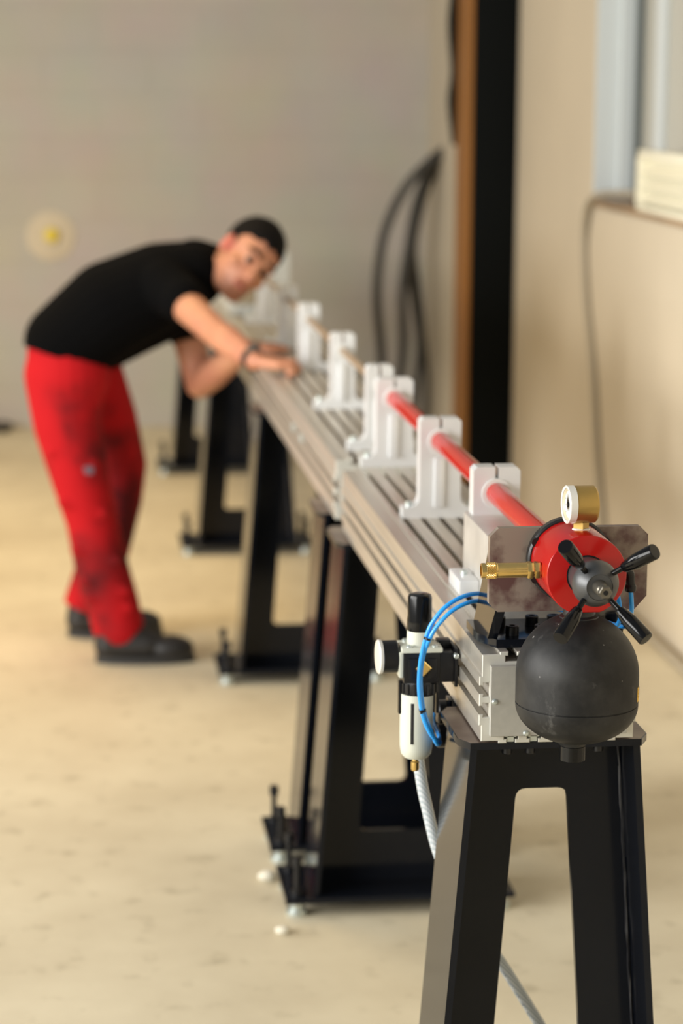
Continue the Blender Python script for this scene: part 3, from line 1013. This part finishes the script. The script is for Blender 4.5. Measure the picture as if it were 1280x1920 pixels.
# ------------------------------------------------------------------ filter regulator
fx, fy = 0.5365, 3.42
t = thing('filter_regulator', 'cream and black air filter regulator beside the nearest beam', 'regulator', (fx, fy, 0.69))
part('adjusting_knob', lathe(nb(), [(0.0178, 0.897), (0.0188, 0.900), (0.0188, 0.914), (0.0178, 0.920), (0.0178, 0.9475), (0.0165, 0.9515), (0.013, 0.953), (0, 0.953)], (fx, fy, 0), (0, 0, 1), 32), M['black_gloss'], t, 'gloss black adjusting knob')
part('bonnet', lathe(nb(), [(0.0192, 0.876), (0.0188, 0.880), (0.0182, 0.899), (0.0172, 0.900)], (fx, fy, 0), (0, 0, 1), 32), M['cream'], t)
fl = part('top_flange', box(nb(), fx - 0.030, fx + 0.031, fy - 0.028, fy + 0.028, 0.8695, 0.8775, 0.003), M['cream'], t)
for x in (fx - 0.018, fx + 0.020):
    for y in (fy - 0.021, fy + 0.021):
        part('screw', lathe(nb(), [(0.0048, 0), (0.0048, 0.002), (0.0036, 0.0032), (0.0018, 0.0032), (0.0018, 0.002), (0, 0.002)], (x, y, 0.8775), (0, 0, 1), 14), M['zinc'], fl)
part('left_plate', box(nb(), fx - 0.033, fx - 0.0265, fy - 0.024, fy + 0.024, 0.832, 0.8705, 0.002), M['cream'], t)
bm = nb()
box(bm, fx - 0.0265, fx + 0.027, fy - 0.027, fy + 0.027, 0.824, 0.8698, 0.003)
box(bm, fx - 0.020, fx - 0.006, fy - 0.0295, fy - 0.025, 0.832, 0.862, 0.0015)
box(bm, fx + 0.008, fx + 0.022, fy - 0.0295, fy - 0.025, 0.832, 0.862, 0.0015)
part('body_block', bm, M['black'], t)
bm = nb()
box(bm, fx + 0.026, fx + 0.0495, fy - 0.0255, fy + 0.006, 0.8245, 0.8695, 0.003)
box(bm, fx + 0.0485, fx + 0.0535, fy - 0.029, fy + 0.030, 0.818, 0.8755, 0.0015)
box(bm, fx + 0.028, fx + 0.0485, fy + 0.008, fy + 0.030, 0.858, 0.880, 0.002)
br_ = part('bracket', bm, M['black'], t)
part('clamp_screw', lathe(nb(), [(0.004, 0), (0.004, 0.008), (0.003, 0.009)], (fx + 0.0495, fy - 0.0285, 0.866), (0, -1, 0), 12), M['zinc'], br_)
part('port_plug', lathe(nb(), [(0.0115, 0), (0.0120, 0.001), (0.0120, 0.005), (0.0105, 0.006)], (fx + 0.002, fy - 0.0275, 0.848), (0, -1, 0), 4), M['brass'], t, 'square brass plug')
bm = nb()
lathe(bm, [(0.0255, 0.824), (0.0262, 0.821), (0.0262, 0.806), (0.0248, 0.803)], (fx, fy, 0), (0, 0, 1), 32)
for k in range(16):
    a = 2 * pi * k / 16
    cyl(bm, (fx + 0.0262 * cos(a), fy + 0.0262 * sin(a), 0.806), (fx + 0.0262 * cos(a), fy + 0.0262 * sin(a), 0.821), 0.0022, 8)
part('collar', bm, M['black'], t)
for a, b_ in ((fx - 0.0305, fx - 0.0255), (fx + 0.0255, fx + 0.0295)):
    part('bowl_latch', box(nb(), a, b_, fy - 0.006, fy + 0.006, 0.773, 0.822, 0.0015), M['black'], t)
bowl = part('bowl', lathe(nb(), [(0.0246, 0.804), (0.0244, 0.740), (0.0240, 0.722), (0.0222, 0.712), (0.0175, 0.7062), (0.008, 0.705), (0, 0.705)], (fx - 0.003, fy, 0), (0, 0, 1), 40), M['cream'], t, 'cream filter bowl')
bm = nb()
sl = []
for k in range(9):
    a = radians(247 + 11 * k / 8 - 5.5)
    sl.append((fx - 0.003 + 0.0249 * cos(a), fy + 0.0249 * sin(a)))
for a, b_ in zip(sl, sl[1:]):
    f = [bm.verts.new((a[0], a[1], 0.731)), bm.verts.new((b_[0], b_[1], 0.731)), bm.verts.new((b_[0], b_[1], 0.793)), bm.verts.new((a[0], a[1], 0.793))]
    bm.faces.new(f)
part('sight_slot', bm, M['black'], bowl, 'black sight slot')
part('drain', lathe(nb(), [(0.0045, 0.7055), (0.0045, 0.700), (0.0062, 0.698), (0.0062, 0.687), (0.005, 0.685)], (fx - 0.004, fy, 0), (0, 0, 1), 16), M['brass'], t, 'brass drain')
gx = Vector((0.5035, fy, 0.8595))
g = part('gauge_case', lathe(nb(), [(0.0225, 0), (0.0240, 0.002), (0.0240, 0.0235)], gx, (-1, -0.05, 0), 40), M['black'], t, 'black gauge case')
part('dial', lathe(nb(), [(0.0250, 0.0235), (0.0255, 0.025), (0.0255, 0.0280), (0.0240, 0.0292), (0.0, 0.0300)], gx, (-1, -0.05, 0), 40), M['bezel'], g, 'white gauge face')
part('gauge_neck', lathe(nb(), [(0.006, 0), (0.006, 0.012)], (0.515, fy, 0.8595), (-1, 0, 0), 16), M['brass_dark'], t, 'brass gauge neck')

# stop valves behind the regulator
t = thing('stop_valve', 'pair of small black valve knobs with brass fitting behind the regulator', 'valve', (0.587, 3.475, 0.72))
for z in (0.759, 0.7215):
    part('knob', lathe(nb(), [(0.0165, 0), (0.018, 0.002), (0.018, 0.013), (0.0155, 0.016)], (0.5885, 3.475, z), (-1, 0, 0), 24), M['black'], t)
part('fitting', lathe(nb(), [(0.0072, 0), (0.0072, 0.008)], (0.5955, 3.475, 0.759), (-1, 0, 0), 6), M['brass_dark'], t, 'brass fitting')
part('sleeve', lathe(nb(), [(0.0055, 0), (0.0055, 0.014)], (0.6095, 3.475, 0.759), (-1, 0, 0), 14), M['zinc'], t)
part('collet', lathe(nb(), [(0.006, 0), (0.0045, 0.010)], (0.6165, 3.475, 0.759), (-1, 0, 0), 14), M['blue'], t, 'blue collet')
part('mounting_bar', box(nb(), 0.5885, 0.5945, 3.460, 3.490, 0.705, 0.7800, 0.001), M['paint'], t)

# ------------------------------------------------------------------ hoses
def hose(pts, r, lab, name='air_hose', m=None, seg=12, n=6, group=None):
    return single(name, tube(nb(), pts, r, seg, n), m or M['blue'], lab, 'hose', group)


HG = 'bright blue air hoses'
elbow_run = [(0.700, 3.392, 0.946), (0.735, 3.372, 0.944), (0.758, 3.330, 0.943), (0.772, 3.275, 0.942), (0.789, 3.222, 0.944), (0.7905, 3.185, 0.955), (0.7875, 3.155, 0.980), (0.7835, 3.142, 1.000), (0.7815, 3.139, 1.014)]
body_run = [(0.700, 3.382, 0.939), (0.730, 3.360, 0.939), (0.748, 3.320, 0.9385), (0.758, 3.262, 0.9385), (0.7725, 3.212, 0.9415), (0.778, 3.182, 0.962), (0.774, 3.172, 0.990), (0.7665, 3.165, 1.010)]
low_a = [(0.655, 3.390, 0.956), (0.622, 3.372, 0.962), (0.592, 3.355, 0.9625), (0.564, 3.347, 0.950), (0.5445, 3.347, 0.927), (0.5355, 3.349, 0.905), (0.5290, 3.352, 0.874), (0.5270, 3.357, 0.842), (0.5290, 3.360, 0.810), (0.535, 3.360, 0.780), (0.546, 3.362, 0.756), (0.557, 3.372, 0.744), (0.5645, 3.40, 0.742), (0.562, 3.44, 0.752), (0.566, 3.46, 0.759)]
low_b = [(0.655, 3.380, 0.949), (0.622, 3.366, 0.953), (0.594, 3.348, 0.9535), (0.569, 3.342, 0.942), (0.5490, 3.343, 0.920), (0.5395, 3.345, 0.902), (0.5325, 3.357, 0.874), (0.5300, 3.363, 0.842), (0.5325, 3.366, 0.810), (0.538, 3.366, 0.783), (0.549, 3.364, 0.754), (0.558, 3.374, 0.737), (0.566, 3.40, 0.734), (0.5615, 3.44, 0.725), (0.566, 3.46, 0.7215)]
hose(elbow_run[::-1] + low_a, 0.0032, 'blue air hose from the black elbow, outer at the regulator loop', group=HG)
hose(body_run[::-1] + low_b, 0.0032, 'blue air hose from behind the red valve, inner at the regulator loop', group=HG)
for c, d, lab in (((0.5365, 3.3475, 0.9025), (0.25, 0, 1), 'upper black cable tie around the two blue hoses'), ((0.5335, 3.3630, 0.792), (-0.15, 0, 1), 'lower black cable tie around the two blue hoses')):
    bm = nb()
    R3 = frame_from(d)
    tmp = bmesh.new()
    n = 24
    lathe(tmp, [(0.0040, -0.0016), (0.0052, -0.0016), (0.0052, 0.0016), (0.0040, 0.0016), (0.0040, -0.0016)], (0, 0, 0), (0, 0, 1), n, close=False)
    for v in tmp.verts:
        v.co.x *= 1.65
    box(tmp, 0.006, 0.011, -0.005, -0.0015, -0.0025, 0.0025, 0.0006, 1)
    merge(bm, tmp, Matrix.Translation(c) @ Vector(d).to_track_quat('Z', 'Y').to_matrix().to_4x4())
    single('cable_tie', bm, M['black'], lab, 'cable tie')

ch_pts = [(0.541, 3.462, 0.722), (0.544, 3.462, 0.689), (0.550, 3.462, 0.650), (0.558, 3.462, 0.614), (0.577, 3.462, 0.540), (0.610, 3.462, 0.468), (0.650, 3.462, 0.402), (0.682, 3.462, 0.354), (0.740, 3.462, 0.258), (0.80, 3.47, 0.15), (0.86, 3.50, 0.05), (0.95, 3.55, 0.012), (1.1, 3.6, 0.010)]
t = thing('braided_hose', 'clear braided hose hanging below the regulator behind the stand', 'hose', (0.70, 3.462, 0.0))
part('hose_wall', tube(nb(), ch_pts, 0.0088, 16, 8), M['clear'], t)
bm = nb()
path = smooth_path(ch_pts, 8)
for i in (57, 60, 61, 62, 64, 65, 66):
    p = path[i] + Vector((-0.0062, -0.0060, 0.0))
    bmesh.ops.create_icosphere(bm, subdivisions=1, radius=0.0014, matrix=Matrix.Translation(p))
part('print_marks', bm, M['black'], t, 'small black printed marks')


# ------------------------------------------------------------------ the man
def ball(bm, c, rad, rot=None, sub=3):
    t = bmesh.new()
    bmesh.ops.create_icosphere(t, subdivisions=sub, radius=1)
    S = Matrix.Diagonal((*rad, 1)) if not isinstance(rad, float) else Matrix.Diagonal((rad, rad, rad, 1))
    Rm = rot.to_4x4() if rot is not None else Matrix.Identity(4)
    merge(bm, t, Matrix.Translation(Vector(c)) @ Rm @ S)


def cone(bm, p0, r0_, p1, r1_, seg=20):
    """round cone: frustum with a ball at each end"""
    p0, p1 = Vector(p0), Vector(p1)
    d = p1 - p0
    L = d.length
    a = d.normalized()
    s = (r0_ - r1_) / L
    c_ = math.sqrt(max(0.0, 1 - s * s))
    prof = []
    th0 = math.asin(max(-1, min(1, s)))
    for k in range(0, 9):
        th = -pi / 2 + (th0 + pi / 2) * k / 8
        prof.append((max(0, r0_ * cos(th)), r0_ * sin(th)))
    for k in range(0, 9):
        th = th0 + (pi / 2 - th0) * k / 8
        prof.append((max(0, r1_ * cos(th)), L + r1_ * sin(th)))
    prof[0] = (0, -r0_)
    prof[-1] = (0, L + r1_)
    t = bmesh.new()
    lathe(t, prof, p0, a, seg, close=False)
    merge(bm, t)


def chain(bm, pts):
    for (p, r), (q, s) in zip(pts, pts[1:]):
        cone(bm, p, r, q, s)


def remesh(bm, voxel, smooth=4, cut=()):
    me = bpy.data.meshes.new('tmp')
    bmesh.ops.recalc_face_normals(bm, faces=bm.faces)
    bm.to_mesh(me)
    bm.free()
    o = bpy.data.objects.new('tmp', me)
    C.objects.link(o)
    md = o.modifiers.new('r', 'REMESH')
    md.mode = 'VOXEL'
    md.voxel_size = voxel
    ms = o.modifiers.new('s', 'SMOOTH')
    ms.factor = 0.5
    ms.iterations = smooth
    dg = bpy.context.evaluated_depsgraph_get()
    dg.update()
    me2 = bpy.data.meshes.new_from_object(o.evaluated_get(dg))
    bpy.data.objects.remove(o)
    bpy.data.meshes.remove(me)
    out = bmesh.new()
    out.from_mesh(me2)
    bpy.data.meshes.remove(me2)
    for co, no in cut:          # remove what lies on the positive side, and close
        g = bmesh.ops.bisect_plane(out, geom=out.verts[:] + out.edges[:] + out.faces[:], plane_co=co, plane_no=no, clear_outer=True)
        ed = [e for e in g['geom_cut'] if isinstance(e, bmesh.types.BMEdge)]
        bmesh.ops.holes_fill(out, edges=ed, sides=0)
    return out


man = thing('person', 'man in black t-shirt and red trousers bending over the beam', 'person', (0.2, 7.08, 0))
# head frame
Hc = Vector((0.573, 6.95, 1.173))
F = Vector((0.19, -0.95, -0.25)).normalized()
U = Vector((0.70, 0.0, 0.71))
U = (U - F * U.dot(F)).normalized()
Lh = U.cross(F)
HR = Matrix((Lh, F, U)).transposed()


def hp(l, f, u):
    return Hc + Lh * l + F * f + U * u


bm = nb()
ball(bm, hp(0, -0.012, 0.035), (0.076, 0.097, 0.085), HR)
ball(bm, hp(0, 0.020, -0.030), (0.066, 0.075, 0.075), HR)
ball(bm, hp(0, 0.040, -0.070), (0.050, 0.050, 0.048), HR)
cone(bm, hp(-0.014, 0.072, -0.101), 0.017, hp(0.014, 0.072, -0.101), 0.017)
cone(bm, hp(0, 0.088, 0.016), 0.010, hp(0, 0.109, -0.026), 0.013)
for s in (-1, 1):
    ball(bm, hp(s * 0.012, 0.100, -0.030), 0.0095)
    cone(bm, hp(s * 0.016, 0.086, 0.031), 0.010, hp(s * 0.050, 0.070, 0.031), 0.010)
    ball(bm, hp(s * 0.045, 0.055, -0.025), (0.022, 0.025, 0.020), HR)
    ball(bm, hp(s * 0.078, -0.008, -0.002), (0.011, 0.022, 0.033), HR)
    cone(bm, hp(s * 0.052, 0.0, -0.065), 0.026, hp(s * 0.026, 0.058, -0.096), 0.021)
    ball(bm, hp(s * 0.032, 0.0735, 0.010), 0.0130)
cone(bm, hp(-0.018, 0.087, -0.056), 0.0085, hp(0.018, 0.087, -0.056), 0.0085)
cone(bm, hp(-0.015, 0.084, -0.069), 0.0090, hp(0.015, 0.084, -0.069), 0.0090)
# neck
chain(bm, [(hp(0, -0.035, -0.045), 0.056), ((0.485, 7.02, 1.140), 0.058), ((0.40, 7.05, 1.10), 0.07)])
# trunk (under the clothes)
for dy in (-0.085, 0.085):
    chain(bm, [((0.055, 7.08 + dy, 0.89), 0.100), ((0.19, 7.07 + dy, 1.02), 0.100), ((0.33, 7.055 + dy, 1.08), 0.095), ((0.40, 7.05 + dy, 1.105), 0.075)])
# right arm
shR, elR, wrR = Vector((0.335, 6.885, 1.105)), Vector((0.462, 6.635, 0.998)), Vector((0.552, 6.415, 0.944))
chain(bm, [((0.33, 7.0, 1.10), 0.07), (shR, 0.053), (shR.lerp(elR, 0.45), 0.047), (elR, 0.040), (elR.lerp(wrR, 0.3), 0.042), (elR.lerp(wrR, 0.75), 0.033), (wrR, 0.027)])
# right hand: palm, four fingers, thumb, closed over the beam edge
kn = []
for i, (dy, ln) in enumerate(((0.030, 0.95), (0.010, 1.05), (-0.011, 1.0), (-0.030, 0.82))):
    a = Vector((wrR.x + 0.008, wrR.y + dy * 0.5, wrR.z - 0.002))
    k = Vector((0.618 - 0.004 * abs(i - 1), 6.385 + dy, 0.943 - 0.003 * abs(i - 1)))
    cone(bm, a, 0.017, k, 0.0125, 14)
    m1 = k + Vector((0.034 * ln, -0.003, -0.001))
    m2 = m1 + Vector((0.014 * ln, -0.002, -0.0175))
    tp = m2 + Vector((-0.016 * ln, 0, -0.004))
    chain(bm, [(k, 0.0118), (m1, 0.0100), (m2, 0.0090), (tp, 0.0082)])
tb = Vector((wrR.x + 0.030, 6.425, 0.938))
chain(bm, [(tb, 0.015), (tb + Vector((0.030, 0.020, -0.006)), 0.0125), (tb + Vector((0.058, 0.016, -0.014)), 0.0105), (tb + Vector((0.074, 0.006, -0.018)), 0.009)])
# left arm, elbow hanging, hand on the beam edge
shL, elL, wrL = Vector((0.39, 7.215, 1.06)), Vector((0.448, 7.10, 0.795)), Vector((0.572, 6.90, 0.925))
chain(bm, [((0.35, 7.1, 1.09), 0.07), (shL, 0.056), (shL.lerp(elL, 0.5), 0.050), (elL, 0.043), (elL.lerp(wrL, 0.3), 0.045), (elL.lerp(wrL, 0.75), 0.034), (wrL, 0.027)])
for i, (dy, ln) in enumerate(((-0.030, 0.95), (-0.010, 1.05), (0.011, 1.0), (0.030, 0.82))):
    a = Vector((wrL.x + 0.006, wrL.y + dy * 0.5, wrL.z))
    k = Vector((0.630 - 0.004 * abs(i - 1), 6.870 + dy, 0.931))
    cone(bm, a, 0.016, k, 0.0125, 14)
    m1 = k + Vector((0.030 * ln, -0.003, -0.001))
    m2 = m1 + Vector((0.022 * ln, -0.003, -0.008))
    chain(bm, [(k, 0.0115), (m1, 0.0098), (m2, 0.0085)])
tb = Vector((wrL.x + 0.026, 6.862, 0.926))
chain(bm, [(tb, 0.014), (tb + Vector((0.026, -0.024, -0.002)), 0.0120), (tb + Vector((0.050, -0.032, -0.005)), 0.0100)])
# legs
near = [((0.045, 6.985, 0.85), 0.10), ((0.058, 6.96, 0.69), 0.082), ((0.09, 6.95, 0.52), 0.064), ((0.128, 6.95, 0.36), 0.058), ((0.17, 6.95, 0.18), 0.045), ((0.19, 6.95, 0.09), 0.043)]
far = [((0.09, 7.17, 0.85), 0.10), ((0.185, 7.24, 0.66), 0.080), ((0.225, 7.27, 0.50), 0.062), ((0.18, 7.27, 0.30), 0.056), ((0.135, 7.27, 0.16), 0.045), ((0.115, 7.27, 0.09), 0.043)]
chain(bm, near)
chain(bm, far)
body = part('body', remesh(bm, 0.0045, 3), M['skin'], man, ang=180)

skin_zones(tuple(hp(0, 0.045, -0.088) - ORG[man.name]), tuple(hp(-0.078, -0.01, 0) - ORG[man.name]))
# face parts
for s in (-1, 1):
    e = nb()
    ball(e, hp(s * 0.032, 0.0790, 0.0105), 0.0118, sub=2)
    eo = part('eye', e, M['eye'], man)
    e = nb()
    ball(e, hp(s * 0.032 - 0.001, 0.0868, 0.0105), (0.0104, 0.0066, 0.0098), HR, sub=2)
    part('iris', e, M['iris'], eo)
    e = nb()
    cone(e, hp(s * 0.016, 0.0950, 0.0385), 0.0042, hp(s * 0.040, 0.087, 0.0400), 0.0048, 10)
    cone(e, hp(s * 0.040, 0.087, 0.040), 0.0048, hp(s * 0.056, 0.074, 0.033), 0.0030, 10)
    part('eyebrow', e, M['hair'], man)
e = nb()
cone(e, hp(-0.019, 0.0905, -0.0615), 0.0048, hp(0, 0.0950, -0.0600), 0.0062, 10)
cone(e, hp(0, 0.0950, -0.0600), 0.0062, hp(0.019, 0.0905, -0.0615), 0.0048, 10)
part('lips', e, M['lip'], man)
bm = nb()
ball(bm, hp(0, -0.018, 0.042), (0.0830, 0.104, 0.0930), HR, 5)
def smst(a, b_, x):
    x = max(0.0, min(1.0, (x - a) / (b_ - a)))
    return x * x * (3 - 2 * x)
for v in bm.verts:
    q = v.co - Hc
    l, f, u = q.dot(Lh), q.dot(F), q.dot(U)
    line = 0.072 + 0.006 * sin(l * 160) - 0.9 * max(0.0, abs(l) - 0.048)      # hairline across the brow, falling at the temples
    if f > 0.015:
        k = smst(line + 0.006, line - 0.006, u) * smst(0.010, 0.028, f)
    else:
        side = 0.008 if f > -0.03 else -0.060 + 0.5 * (f + 0.03)
        k = smst(side + 0.006, side - 0.010, u)
    v.co = hp(0, -0.01, 0.02).lerp(v.co, 1 - 0.22 * k) + (v.co - Hc).normalized() * 0.0012 * sin(l * 700) * sin(u * 620) * (1 - k)
part('hair', bm, M['hair'], man, ang=180)

# t-shirt
bm = nb()
for dy, k in ((-0.088, 1), (0.088, 1)):
    chain(bm, [((0.050, 7.08 + dy, 0.915), 0.118), ((0.185, 7.07 + dy, 1.025), 0.132), ((0.33, 7.055 + dy, 1.092), 0.118), ((0.425, 7.05 + dy * 0.9, 1.125), 0.092)])
chain(bm, [((0.16, 7.06, 0.94), 0.10), ((0.25, 7.06, 0.985), 0.10), ((0.355, 7.05, 1.02), 0.085)])
chain(bm, [((0.43, 7.05, 1.14), 0.088), ((0.475, 7.03, 1.150), 0.066)])
chain(bm, [((0.33, 6.99, 1.10), 0.095), ((0.335, 6.90, 1.105), 0.078), ((0.375, 6.825, 1.078), 0.066), ((0.385, 6.80, 1.07), 0.066)])
chain(bm, [((0.36, 7.12, 1.08), 0.10), ((0.39, 7.215, 1.06), 0.078), ((0.415, 7.165, 0.955), 0.066)])
hem_n = Vector((-0.30, -0.05, -0.95)).normalized()
shirt = part('t_shirt', remesh(bm, 0.006, 5, [((0.05, 7.08, 0.885), hem_n)]), M['shirt'], man, ang=60)
bm = nb()
d = Vector((0.5, -0.25, 0.2)).normalized()
lathe(bm, [(0.060, 0), (0.066, 0.006), (0.062, 0.014)], (0.482, 7.02, 1.148), (0.75, -0.45, 0.25), 28)
part('collar', bm, M['shirt'], shirt)

# trousers
bm = nb()
for dy in (-0.088, 0.088):
    cone(bm, (0.052, 7.08 + dy, 0.925), 0.108, (0.060, 7.07 + dy, 0.84), 0.121)
chain(bm, [((0.05, 6.99, 0.84), 0.118), ((0.055, 6.965, 0.70), 0.098), ((0.088, 6.95, 0.555), 0.085), ((0.122, 6.95, 0.42), 0.075), ((0.145, 6.95, 0.30), 0.078), ((0.180, 6.95, 0.17), 0.078), ((0.196, 6.945, 0.10), 0.076)])
chain(bm, [((0.10, 7.16, 0.84), 0.118), ((0.168, 7.22, 0.68), 0.098), ((0.212, 7.27, 0.53), 0.084), ((0.205, 7.27, 0.43), 0.078), ((0.172, 7.27, 0.28), 0.074), ((0.130, 7.27, 0.15), 0.073), ((0.112, 7.27, 0.10), 0.072)])
# creases
for z, x in ((0.62, 0.075), (0.47, 0.105), (0.33, 0.14), (0.24, 0.165), (0.19, 0.175)):
    cone(bm, (x - 0.065, 6.895, z + 0.01), 0.017, (x + 0.055, 6.885, z - 0.02), 0.012, 12)
tr = part('trousers', remesh(bm, 0.006, 5, [((0.05, 7.08, 0.985), -hem_n), ((0.15, 6.95, 0.070), Vector((-0.35, 0, -0.93)))]), M['trousers'], man, ang=60)
bm = nb()
box(bm, 0.098, 0.128, 6.868, 6.874, 0.567, 0.590, 0.002)
part('badge', bm, M['patch'], tr, 'small grey badge on the thigh')


def shoe(hx, y, lx):
    bm = nb()
    cone(bm, (hx + 0.04, y, 0.055), 0.043, (hx + 0.05, y, 0.105), 0.046)
    cone(bm, (hx + 0.04, y, 0.050), 0.044, (hx + 0.15, y - 0.005, 0.050), 0.045)
    cone(bm, (hx + 0.08, y, 0.080), 0.042, (hx + 0.17, y - 0.006, 0.050), 0.040)
    ball(bm, (hx + lx - 0.075, y - 0.010, 0.040), (0.072, 0.047, 0.040))
    s = part('shoe', remesh(bm, 0.005, 3, [((0, 0, 0.020), (0, 0, -1))]), M['shoe'], man, ang=60)
    out = []
    for k in range(40):
        a = 2 * pi * k / 40
        px_ = hx + lx / 2 + (lx / 2) * cos(a)
        out.append((px_, y - 0.006 + 0.048 * sin(a) * (1 - 0.12 * cos(a) * -1) * (0.92 + 0.08 * abs(sin(a)))))
    part('sole', prism(nb(), [out], 'z', 0.0, 0.022), M['sole'], s)
    bm = nb()
    for k in range(4):
        x = hx + 0.115 + 0.022 * k
        z = 0.118 - 0.010 * k
        tube(bm, [(x, y - 0.030, z - 0.012), (x + 0.002, y - 0.004, z), (x, y + 0.022, z - 0.012)], 0.003, 6, 3)
    part('laces', bm, M['sole'], s)


shoe(0.128, 6.925, 0.292)
shoe(0.050, 7.270, 0.292)

# wrist band
bm = nb()
d = (wrR - elR).normalized()
wc = wrR - d * 0.012
lathe(bm, [(0.0285, -0.011), (0.0325, -0.010), (0.0325, 0.010), (0.0285, 0.011), (0.0285, -0.011)], wc, d, 28, close=False)
wb = part('wristwatch', bm, M['strap'], man, 'dark wristwatch')
bm = nb()
up = (Vector((0, 0, 1)) - d * d.z).normalized()
lathe(bm, [(0.017, 0.030), (0.017, 0.038), (0.014, 0.040)], wc, up, 24)
part('watch_case', bm, M['hub'], wb)
